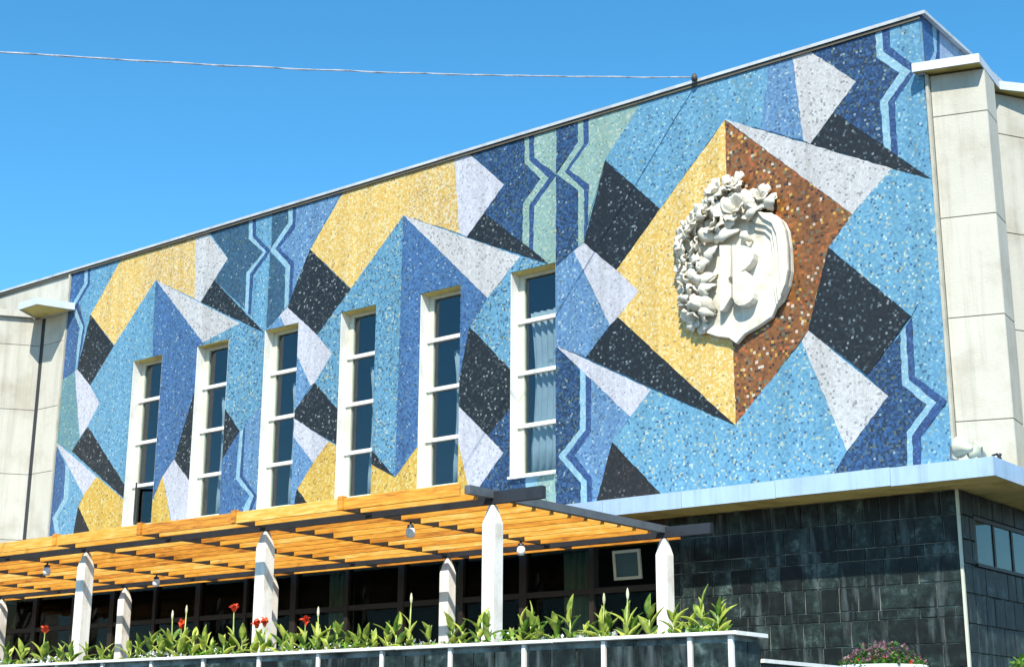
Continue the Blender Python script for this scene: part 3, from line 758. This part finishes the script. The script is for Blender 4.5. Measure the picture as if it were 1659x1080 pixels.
# ================================================================ EMBLEM
EM = empty('wall_emblem', (-3.72, 0, 8.2), 'white plaster shield with a letter and a blossom wreath on the mosaic', 'emblem')
def ep(x, y, Y=-.2):
    q = onY(1060+x/3.373, 260+y/3.373, Y); return (q.x, q.z)
def epl(s_, Y=-.2): return [ep(*map(float, t_.split(',')), Y) for t_ in s_.split()]
EI = Matrix.Translation((3.72, 0, -8.2))
def EP(mb, name, mat=PLAST, parent=None, smooth=False):
    o = mb.build(name, mat, parent or EM, smooth); 
    if parent is None: o.matrix_parent_inverse = EI
    return o
YB = -.05
sh = MB(); sh.slab(epl('500,285 560,268 600,290 650,290 700,330 722,380 735,470 740,600 725,680 690,760 652,800 630,850 560,900 480,945 437,995 395,965 330,957 270,937 235,905 205,850 185,750 180,600 185,450 230,350 330,270 420,300'), -.14, YB, .012)
EP(sh, 'shield')
OUT = '735,470 722,380 700,330 650,290 610,290'
for k, (inner, yy) in enumerate((('488,330 550,380 600,390 630,420 641,500 648,690 664,785', -.18), ('512,302 555,345 610,357 645,387 659,480 668,680 680,770', -.225), ('575,288 602,322 650,347 675,402 686,500 696,660 702,735', -.27))):
    sh = MB(); sh.slab(epl(inner + ' ' + ('689,759 ' if k < 2 else '') + '724,680 739,600 734,470 721,381 699,331 650,291 612,291 590,285' + (' 560,272 520,285' if k == 0 else ' 562,272' if k == 1 else '')), yy, -.135, .004); EP(sh, 'border_step')
# letter
def lt(s_):
    return [ep((float(t_.split(',')[0])/6.75+90)*3.373, (float(t_.split(',')[1])/6.75+140)*3.373, -.3) for t_ in s_.split()]
l1 = MB(); l1.slab(lt('104,-20 222,-20 226,160 222,320 200,345 200,395 228,405 230,550 150,680 120,700 108,690'), -.30, -.135, .004); EP(l1, 'letter_stem')
l2 = MB(); l2.slab(lt('252,-20 380,-12 450,15 488,70 478,130 440,195 395,240 338,276 392,262 432,310 462,400 484,500 480,560 440,606 380,638 320,644 278,614 256,560'), -.32, -.135, .004); EP(l2, 'letter_bowl')
# roses: curled petals, modelled once per kind and turned
def petal_grid(R_, h, half, curl, base=.22):
    g_ = []
    for i in range(6):
        v = i/5; row = []
        for j in range(7):
            u = -1+2*j/6; wd = half*(.55+.45*math.sin(math.pi*min(1, v*.75+.15)))
            an = u*wd; rr = R_*(base+(1-base)*v**.8)*(1-.10*u*u*v) - (R_*curl*.0 if v < .8 else 0)
            zz = h*(v**.75) - curl*R_*max(0, v-.7)**1*1.6 - .10*R_*u*u*v + .13*R_*v*v*math.sin(u*5.6+R_*61)
            row.append(Vector((rr*math.cos(an), rr*math.sin(an), zz)))
        g_.append(row)
    return g_
def rose(x, y, r_px, tilt, az, seed):
    rng = random.Random(seed); rad = r_px/300*1.75
    q = ep(x, y, -.22)
    ax = Vector((math.sin(tilt)*math.cos(az), -math.cos(tilt), math.sin(tilt)*math.sin(az)))
    M_ = ax.to_track_quat('Z', 'Y').to_matrix().to_4x4(); M_ = Matrix.Translation((q[0], -.12, q[1])) @ M_
    cr = MB(); cr.lathe([(rad*.40, -.10), (rad*.42, 0), (rad*.30, rad*.10), (.001, rad*.12)], (0, 0, 0), 10)
    cr.v = [tuple(M_ @ Vector(v)) for v in cr.v]; RO = EP(cr, 'blossom', PLAST, None, True)
    rings = [(5, 1.05, .60, 36, .45, .26), (3, .56, .66, 60, .10, .22)]
    for kk, (n, rs, hs_, half, curl, base) in enumerate(rings):
        ph = rng.uniform(0, 6.28)
        for k in range(n):
            gg = petal_grid(rad*rs*rng.uniform(.82, 1.18), rad*hs_*rng.uniform(.75, 1.2), R(half*rng.uniform(.85, 1.1)), curl*rng.uniform(.3, 1.5), base)
            rz = Matrix.Rotation(ph+2*math.pi*(k+rng.uniform(-.12, .12))/n, 4, 'Z')
            gg = [[M_ @ (rz @ p) for p in row] for row in gg]
            pt = MB(); pt.shell(gg, .020); pt.build('petal', PLAST, RO, True)
    return RO
for k, (x, y, r_, ti, az) in enumerate([(425,140,38,.6,1.7), (340,170,52,.6,2.2), (572,212,46,.5,.9), (440,272,62,.35,1.2), (300,262,50,.6,2.6), (225,340,56,.7,2.7), (330,345,54,.45,2.4),
        (165,420,52,.8,2.9), (222,478,58,.6,3.1), (150,570,44,.8,3.2), (225,600,50,.55,3.4), (170,680,42,.8,3.5), (238,718,54,.6,3.6), (185,790,42,.8,3.9), (228,850,50,.6,4.2)]):
    rose(x, y, r_, ti, az, 140+k)
# acanthus leaves curling over the field
def eleaf(x, y, ln, wd, ang, seed):
    q = ep(x, y, -.36); rng = random.Random(seed); g_ = []
    for i in range(8):
        v = i/7; row = []; ww = wd*math.sin(math.pi*(.12+.86*v))*(1+.18*math.sin(v*17+seed))
        for j in range(5):
            u = -1+j/2
            row.append(Vector((q[0]+math.cos(ang)*ln*(v-.5)-math.sin(ang)*ww*u, -.17-.13*math.sin(math.pi*v)-.05*(1-u*u)+.04*u*v, q[1]+math.sin(ang)*ln*(v-.5)+math.cos(ang)*ww*u)))
        g_.append(row)
    mb = MB(); mb.shell(g_, .02); EP(mb, 'leaf', PLAST, None, True)
for k, (x, y, ln, wd, an) in enumerate([(370,395,.50,.13,.15), (480,405,.24,.07,-.9), (255,560,.42,.10,.7), (265,640,.40,.10,.3), (270,770,.40,.10,-.9), (520,275,.34,.09,.5), (620,215,.26,.11,1.2), (130,480,.3,.1,1.6), (290,505,.36,.10,.9), (262,690,.36,.10,.2), (262,815,.34,.09,-.5), (400,330,.38,.12,.7), (375,235,.36,.12,2.2), (505,225,.32,.11,1.9), (262,400,.38,.12,2.7), (190,620,.3,.1,2.2), (205,760,.3,.1,2.6)]):
    eleaf(x, y, ln, wd, an, k)

# ================================================================ PERGOLA
PX0, PS = -4.25, 4.53
PYF, PYB = -5.83, -1.50
TERR = 1.804
PG = empty('pergola', (-13.3, -3.7, TERR), 'long pergola with orange louvre boards, dark steel rafters and white columns', 'pergola')
PI_ = Matrix.Translation((13.3, 3.7, -TERR))
def PP(o, par=PG):
    o.parent = par
    if par is PG: o.matrix_parent_inverse = PI_
    return o
def col_mesh():
    q = MB(); a_ = .105
    pr = [(a_, 0), (a_, 2.69), (a_*.42, 2.945)]
    vs = [(sx*r_, sy*r_, z) for r_, z in pr for sx, sy in ((-1,-1), (1,-1), (1,1), (-1,1))]
    fs = [(4*i+k, 4*i+(k+1) % 4, 4*i+4+(k+1) % 4, 4*i+4+k) for i in range(2) for k in range(4)] + [(0,3,2,1), (8,9,10,11)]
    q.add(vs, fs)
    return q
cm = col_mesh().mesh('column', COLM); fixn(cm)
b_ = bmesh.new(); b_.from_mesh(cm); bmesh.ops.bevel(b_, geom=[e for e in b_.edges], offset=.008, segments=1, affect='EDGES'); b_.to_mesh(cm); b_.free()
pm = MB().box(-.025, .025, -.025, .025, 2.93, 2.965).mesh('steel_pin', STEELG); fixn(pm)
for yy in (PYF, PYB):
    for k in range(5):
        c_ = link('column', cm, None, (PX0-PS*k, yy, TERR), (0, 0, random.uniform(-.02, .02))); PP(c_)
        pn = link('steel_pin', pm, c_)
RZ0, RZ1 = 4.84, 4.935
for yy in (PYF, PYB):
    q = MB(); q.box(PX0-PS*4.9, PX0+.88, yy-.045, yy+.045, RZ0-.075, RZ1-.002); PP(q.build('long_beam', STEEL))
NR = 10
RX = [PX0-PS/2*k for k in range(NR)]
for k, x in enumerate(RX):
    if k == 0:
        q = MB(); q.box(x-.05, x+.05, -6.38, PYF-.047, RZ0, RZ1+.02); q.box(x-.05, x+.05, PYF+.047, PYB-.047, RZ0, RZ1+.02); q.box(x-.05, x+.05, PYB+.047, -1.28, RZ0, RZ1+.02)
        q.box(x-.05, x+.05, PYF-.047, PYF+.047, RZ1, RZ1+.02); q.box(x-.05, x+.05, PYB-.047, PYB+.047, RZ1, RZ1+.02)
        PP(q.build('end_rafter', STEELG))
    else:
        q = MB(); q.box(x-.028, x+.028, -6.42, PYF-.047, RZ0-.038, RZ1+.02); q.box(x-.028, x+.028, PYF+.047, PYB-.047, RZ0-.038, RZ1+.02); q.box(x-.028, x+.028, PYB+.047, -.95, RZ0-.038, RZ1+.02)
        PP(q.build('rafter', STEEL))
        q = MB(); q.box(x-.05, x+.05, -6.52, -6.425, RZ0-.03, RZ1+.07); PP(q.build('rafter_end', WOOD))
# louvre boards, one per bay and row, leaning towards the street
def board_mesh(L_, h):
    q = MB(); q.bbox(-L_/2, L_/2, -.016, .016, -h/2, h/2, .004); me = q.mesh('louvre_board', WOOD); fixn(me); return me
rows_y = [-6.47] + [-6.10+.43*i for i in range(13)]
bm_ = {}
for r_, yy in enumerate(rows_y):
    for k in range(NR):
        xa = RX[k]-(.055 if k == 0 else .031)
        xb = RX[k+1]+.031 if k+1 < NR else RX[k]-1.2
        h = .17 if r_ == 0 else .152; L_ = round(xa-xb-.006, 3)
        if abs(yy-PYF) < .07 or abs(yy-PYB) < .07: yy2 = yy+.10
        else: yy2 = yy
        key = (L_, h)
        if key not in bm_: bm_[key] = board_mesh(L_, h)
        j = random.uniform
        o = link('louvre_board', bm_[key], None, ((xa+xb)/2, yy2+j(-.012, .012), (4.882 if r_ else 4.885)+j(-.006, .006)), (R(4 if r_ else 1)+j(-.04, .04), j(-.003, .003), j(-.004, .004))); PP(o)

# ---- pendant lamps
def lamp(x, y, where):
    L_ = empty('pendant_lamp', (x, y, 4.565), 'small white opal lamp hanging from the %s rafter of the pergola' % where, 'lamp', 'pergola pendant lamps')
    q = MB(); q.lathe([(.001, .0), (.055, .012), (.072, .06), (.07, .12), (.05, .15)], (0, 0, 0), 14); q.build('glass_shade', OPAL, L_, True)
    q = MB(); q.lathe([(.052, .15), (.052, .19), (.02, .21), (.012, .235), (.001, .235)], (0, 0, 0), 12); q.build('lamp_cap', STEEL, L_, True)
for x, y, wh in ((RX[1], -5.0, 'street end of the second'), (RX[1], -2.3, 'building end of the second'), (RX[5], -5.05, 'street end of the sixth'), (RX[5], -2.5, 'building end of the sixth')):
    lamp(x, y, wh)

# ================================================================ TERRACE WALL WITH PLANTER
TY, TZ = -6.6, 2.80
TW = empty('planter_wall', (-9, TY, 0), 'low dark stone terrace wall with white coping and white vertical strips', 'wall')
TI = Matrix.Translation((9, -TY, 0))
def TP(o): o.parent = TW; o.matrix_parent_inverse = TI; return o
q = MB(); q.box(-26.5, -.13, TY+.03, TY+.16, .004, TZ); q.box(-26.5, -.13, -6.06, -5.97, .004, TZ); q.box(-.26, -.13, TY+.16, -6.06, .004, TZ); q.box(-26.5, -.26, TY+.16, -6.06, 2.2, 2.62)
core = TP(q.build('core', MORTD))
q = MB(); q.box(-26.4, -.27, TY+.17, -6.07, 2.621, 2.74); TP(q.build('soil', SOIL))
x = -.02; cl = []
while x > -26: cl.append(x); x -= random.choice((2.2, 2.6, 3.1))
for i in range(len(cl)-1):
    q = MB(); dz = random.uniform(-.004, .004); q.bbox(cl[i+1]+.005, cl[i]-.003, TY-.06, TY+.20, TZ+dz, TZ+.045+dz, .008); TP(q.build('coping_slab', WHITE))
q = MB(); q.box(-.28, -.02, TY+.205, -5.93, TZ, TZ+.045); TP(q.build('coping_slab', WHITE))
SX = [-.13] + [-.67-1.215*k for k in range(20)]
for k, x in enumerate(SX):
    q = MB(); q.box(x-.028, x+.028, TY-.018, TY+.03, .9, TZ-.003); TP(q.build('white_strip', WHITE))
for k in range(len(SX)-1):
    tiles(core, SX[k+1]+.03, SX[k]-.03, 2.0, TZ-.07, lambda u, z: ((u, TY+.028, z), 0), (.30, .33), wmin=.34, wmax=.38)
for o in core.children: pass
tiles(core, TY+.03, -5.97, 2.0, TZ-.05, lambda u, z: ((-.13, u, z), R(90)), (.33,), wmin=.30, wmax=.34)
# side parapet running back to the building
SP = empty('side_parapet', (-.2, -3.4, 0), 'lower dark tiled parapet with white coping running back to the stone wall', 'wall')
SI = Matrix.Translation((.2, 3.4, 0))
q = MB(); q.box(-.32, -.14, -5.93, -.35, .004, 2.52); sc_ = q.build('core', MORTD, SP); sc_.matrix_parent_inverse = SI
q = MB(); q.box(-.36, -.08, -5.93, -.33, 2.521, 2.565); o = q.build('coping_slab', WHITE, SP); o.matrix_parent_inverse = SI
tiles(sc_, -5.92, -.36, 1.9, 2.515, lambda u, z: ((-.138, u, z), R(90)), (.31,), wmin=.30, wmax=.34)

# ---- canna lilies in the planter
def leaf_mesh(ln, wd, fold, droop):
    g_ = []
    for i in range(7):
        v = i/6; ww = wd*(math.sin(math.pi*(v**.75)*.97+.04)); row = []
        for j in (-1, -.5, 0, .5, 1):
            row.append(Vector((j*ww, ln*v*(1-.12*v), abs(j)*ww*fold - droop*ln*v*v)))
        g_.append(row)
    mb = MB(); mb.shell(g_, .004); me = mb.mesh('leaf', LEAF, True); fixn(me); return me
LM = [leaf_mesh(.36, .062, .45, .10), leaf_mesh(.32, .072, .35, .25), leaf_mesh(.28, .055, .6, .02), leaf_mesh(.34, .065, .3, .5), leaf_mesh(.22, .05, .5, .15)]
def petal_mesh():
    g_ = []
    for i in range(5):
        v = i/4; ww = .032*math.sin(math.pi*(.15+.75*v)); g_.append([Vector((j*ww, .085*v, .03*math.sin(v*2.4)-.015*j*j)) for j in (-1, 0, 1)])
    mb = MB(); mb.shell(g_, .003); me = mb.mesh('petal', RED, True); fixn(me); return me
PM = petal_mesh()
NTH = 'first second third fourth fifth sixth seventh eighth ninth tenth eleventh twelfth thirteenth fourteenth fifteenth sixteenth seventeenth eighteenth nineteenth twentieth'.split()
CNT = {}
def canna(px, top, kind, seed, sc=1.):
    rng = random.Random(seed)
    yy = rng.uniform(-6.36, -6.16); base = onY(px, 1045, yy); X = base.x
    z0 = 2.735; tp = onY(px, top, yy).z; H = max(.18, tp-z0)
    seg = next(k for k, lim in enumerate((812, 440, 150, -99)) if px > lim)
    CNT[seg] = CNT.get(seg, 0)+1
    ref = ('from the planter end corner', 'past the first front pergola column', 'past the second front pergola column', 'past the third front pergola column')[seg]
    lab = {'leaf': 'leafy green canna without bloom', 'bud': 'canna with a pale unopened flower spike', 'red': 'canna with a red flower head'}[kind] + ', %s plant %s' % (NTH[CNT[seg]-1], ref)
    K = empty('canna_plant', (X, yy, z0), lab, 'plant', {'leaf': 'leafy cannas in the planter', 'bud': 'budding cannas in the planter', 'red': 'red flowering cannas in the planter'}[kind])
    hs_ = H*(.62 if kind == 'leaf' else .95)
    q = MB(); lean = rng.uniform(-.04, .04); q.tube([(0, 0, 0), (lean*.4, 0, hs_*.5), (lean, 0, hs_)], [.017, .014, .007], 7); q.build('stem', STEM, K, True)
    hl = H*(1. if kind == 'leaf' else .72); n = rng.randint(6, 8)
    for k in range(n):
        t_ = k/(n-1); az = k*2.4+rng.uniform(-.5, .5)+seed; me = LM[rng.randrange(5)]
        pitch = R(44+38*t_+rng.uniform(-16, 14)); s_ = (.75+.3*rng.random())*(1-.18*t_)*min(1.3, .62+H*1.05)*sc
        zb = hl*(.10+.52*t_)
        o = link('leaf', me, K, (lean*t_*.6, 0, min(zb, hs_*.97)), (pitch, rng.uniform(-.3, .3), az), (s_*rng.uniform(.65, .95), s_, s_))
    if kind == 'red':
        q = MB(); q.lathe([(.001, -.02), (.014, -.01), (.017, .02), (.001, .04)], (lean, 0, hs_), 8); FL = q.build('flower', RED, K, True)
        for k in range(9):
            link('petal', PM, FL, (lean, 0, hs_+rng.uniform(-.035, .03)), (R(rng.uniform(5, 60)), 0, k*.78+rng.uniform(-.3, .3)), (1.15, 1.1, 1.15))
    if kind == 'bud':
        q = MB(); q.lathe([(.001, -.03), (.016, .0), (.02, .05), (.012, .10), (.001, .125)], (lean, 0, hs_), 8); q.build('bud', BUD, K, True)
    return K
PL = [(14,1040,'leaf'), (38,1036,'leaf'), (70,1018,'red'), (100,1045,'leaf'), (116,1038,'leaf'), (140,1034,'leaf'), (168,1046,'leaf'), (182,1050,'leaf'), (212,1036,'leaf'), (226,1030,'leaf'),
      (244,1018,'leaf'), (262,1030,'leaf'), (279,996,'bud'), (292,1010,'red'), (297,988,'bud'), (313,1012,'leaf'), (332,1022,'leaf'), (344,1034,'leaf'), (362,1020,'leaf'), (378,982,'red'), (390,1012,'leaf'),
      (412,1010,'red'), (424,1008,'red'), (436,1030,'leaf'), (458,1008,'leaf'), (474,1024,'leaf'), (494,1006,'red'), (512,1008,'leaf'), (516,992,'bud'), (532,1010,'leaf'), (546,1000,'leaf'), (564,1024,'leaf'), (578,1022,'leaf'), (592,1016,'leaf'), (606,1022,'leaf'),
      (628,1004,'leaf'), (642,996,'leaf'), (662,970,'bud'), (696,1006,'leaf'), (734,992,'leaf'), (748,1000,'leaf'), (774,990,'leaf'), (790,980,'leaf'), (828,1018,'leaf'), (846,990,'leaf'), (862,972,'leaf'),
      (874,988,'leaf'), (902,986,'leaf'), (924,972,'leaf'), (952,1000,'leaf'), (976,972,'bud'), (986,990,'leaf'), (1014,964,'bud'), (1024,988,'leaf'), (1052,968,'leaf'), (1094,978,'leaf'), (1116,1000,'leaf'), (1138,954,'leaf'), (1164,962,'leaf'), (1172,976,'leaf')]
for i, (x, tp, kd) in reversed(list(enumerate(PL))): canna(x, tp, kd, i+3)
# pale bedding between the cannas
rng = random.Random(5)
q = MB(); ql = MB()
for i in range(2600):
    x = rng.uniform(-16.5, -.4); y = rng.uniform(-6.41, -6.1); z = 2.735+rng.uniform(.0, .17)+.06*math.sin(x*3.1)*math.sin(x*1.3)
    a_ = rng.uniform(0, 6.28); p_ = R(rng.uniform(10, 80)); l_ = rng.uniform(.035, .085)
    d = Vector((math.cos(a_)*math.cos(p_), math.sin(a_)*math.cos(p_), math.sin(p_)))*l_; s_ = Vector((-math.sin(a_), math.cos(a_), 0))*l_*.35; o_ = Vector((x, y, z))
    (q if rng.random() < .42+.3*math.sin(x*2.2) else ql).add([o_, o_+d*.5+s_, o_+d, o_+d*.5-s_], [(0, 1, 2, 3)])
o = bpy.data.objects.new('white_bedding_flowers', q.mesh('white_bedding_flowers', WHF)); COL.objects.link(o); tag(o, 'tiny white bedding flowers filling the planter soil under the cannas', 'flowers'); o['kind'] = 'stuff'
o = bpy.data.objects.new('low_ground_cover', ql.mesh('low_ground_cover', GRN2)); COL.objects.link(o); tag(o, 'low green ground cover filling the planter soil under the cannas', 'ground cover'); o['kind'] = 'stuff'

# ---- flower bowl in front of the stone wall, and a second one by the corner
def bowl(cx, cy, zr, rad, lab, seed, pink=True):
    K = empty('flower_bowl', (cx, cy, 0), lab, 'planter')
    q = MB(); q.lathe([(rad*.42, 0), (rad*.42, .04), (rad*.2, .10), (rad*.16, zr*.55), (rad*.3, zr*.68), (rad*.86, zr-.10), (rad, zr-.03), (rad, zr), (rad*.92, zr), (rad*.86, zr-.06), (.001, zr-.06)], (0, 0, 0), 28); q.build('bowl', WHITE, K, True)
    rr = random.Random(seed); lf = MB(); fl = MB(); fr = MB()
    for i in range(1500):
        a_ = rr.uniform(0, 6.28); r_ = rad*.98*math.sqrt(rr.random()); hh = .28*(1-(r_/rad)**2*.75)
        z = zr-.05+hh*rr.random(); isf = z > zr-.05+hh*.72 and pink
        l_ = rr.uniform(.025, .06); a2 = rr.uniform(0, 6.28); p_ = R(rr.uniform(0, 80))
        d = Vector((math.cos(a2)*math.cos(p_), math.sin(a2)*math.cos(p_), math.sin(p_)))*l_; s_ = Vector((-math.sin(a2), math.cos(a2), .2*rr.uniform(-1, 1)))*l_*.4
        o_ = Vector((r_*math.cos(a_), r_*math.sin(a_), z)); tgt = fl if isf and rr.random() < .75 else (fr if rr.random() < .015 else lf)
        tgt.add([o_, o_+d*.5+s_, o_+d, o_+d*.5-s_], [(0, 1, 2, 3)])
    o = link('foliage', lf.mesh('foliage', GRN2), K); o['kind'] = 'stuff'
    if pink: o = link('pink_blooms', fl.mesh('pink_blooms', PINK), K); o['kind'] = 'stuff'
    o = link('red_blooms', fr.mesh('red_blooms', RED), K); o['kind'] = 'stuff'
bowl(2.30, -7.9, 2.34, .42, 'white pedestal bowl of green leaves and dusty pink flowers before the stone wall', 3)
bowl(3.62, -7.2, 2.27, .36, 'white pedestal bowl of green leaves with red flowers beside the corner', 9, False)

# ================================================================ FLOODLIGHTS ON THE LEDGE
def flood(x, y, yaw, pitch, lab, sc=1.):
    K = empty('floodlight', (x, y, LT), lab, 'floodlight'); K.rotation_euler = (0, 0, yaw); K.scale = (sc, sc, sc)
    M_ = Matrix.Rotation(pitch, 4, 'X')
    q = MB(); q.lathe([(.001, -.20), (.05, -.19), (.065, -.10), (.13, -.02), (.145, .0), (.138, .004), (.12, -.015), (.05, -.08), (.001, -.09)], (0, 0, .19), 20, M_); q.build('reflector', CREAM, K, True)
    q = MB(); q.lathe([(.001, -.004), (.132, -.003), (.132, .001), (.001, .001)], (0, 0, .19), 20, M_); q.build('lens', GLASS, K)
    q = MB(); q.tube([(-.15, 0, .19), (-.16, 0, .03), (-.10, 0, .012), (.10, 0, .012), (.16, 0, .03), (.15, 0, .19)], .011, 6); q.build('yoke', STEELG, K)
    q = MB(); q.lathe([(.001, 0), (.06, 0), (.06, .012), (.001, .014)], (0, 0, 0), 10); q.build('foot', STEELG, K)
flood(.52, -1.02, R(62), R(-72), 'round floodlight on the ledge aimed at the mosaic', 1.15)
flood(.72, -.78, R(-60), R(-58), 'white floodlight on the ledge below the concrete pilaster', 1.05)
q = MB(); q.tube([(.86, -.72, LT), (.87, -.70, LT+.10), (.90, -.62, LT+.13), (.95, -.6, LT+.05)], .02, 6); q.tube([(.88, -.6, LT+.01), (.93, -.55, LT+.14)], .024, 6)
tag(q.build('wall_bracket', STEEL), 'small black metal bracket on the ledge behind the floodlights', 'bracket')

# ================================================================ OVERHEAD CABLE
P0 = onY(1125, 126, -.12)
dv = Vector((-.6576, -1, -.1361)); pts = []
for i in range(41):
    k = 14*i/40; s_ = k/14
    pts.append(P0 + dv*k + Vector((0, 0, -.12*math.sin(math.pi*k/10.3)*(1 if k < 10.3 else .2) + .004*math.sin(k*5))))
q = MB(); q.tube(pts, .011, 6)
q2 = MB(); hel = []
for i in range(401):
    k = 14*i/400; j = min(39, int(i/10)); f_ = i/10-j; c_ = pts[j].lerp(pts[j+1], f_); an = k*6
    hel.append(c_ + Vector((.7*math.cos(an), -.3*math.cos(an), math.sin(an)))*.012)
q.tube(hel, .007, 4)
CB = q.build('overhead_cable', CABL, None, True); tag(CB, 'grey twisted overhead cable strung to the parapet of the mosaic wall', 'cable')
q = MB(); q.tube([(P0.x, -.12, 13.19), (P0.x, -.12, 13.31)], .03, 8); q.lathe([(.001, -.07), (.05, -.06), (.06, 0), (.045, .05), (.001, .06)], P0, 10); q.build('insulator', RUBB, CB, True)
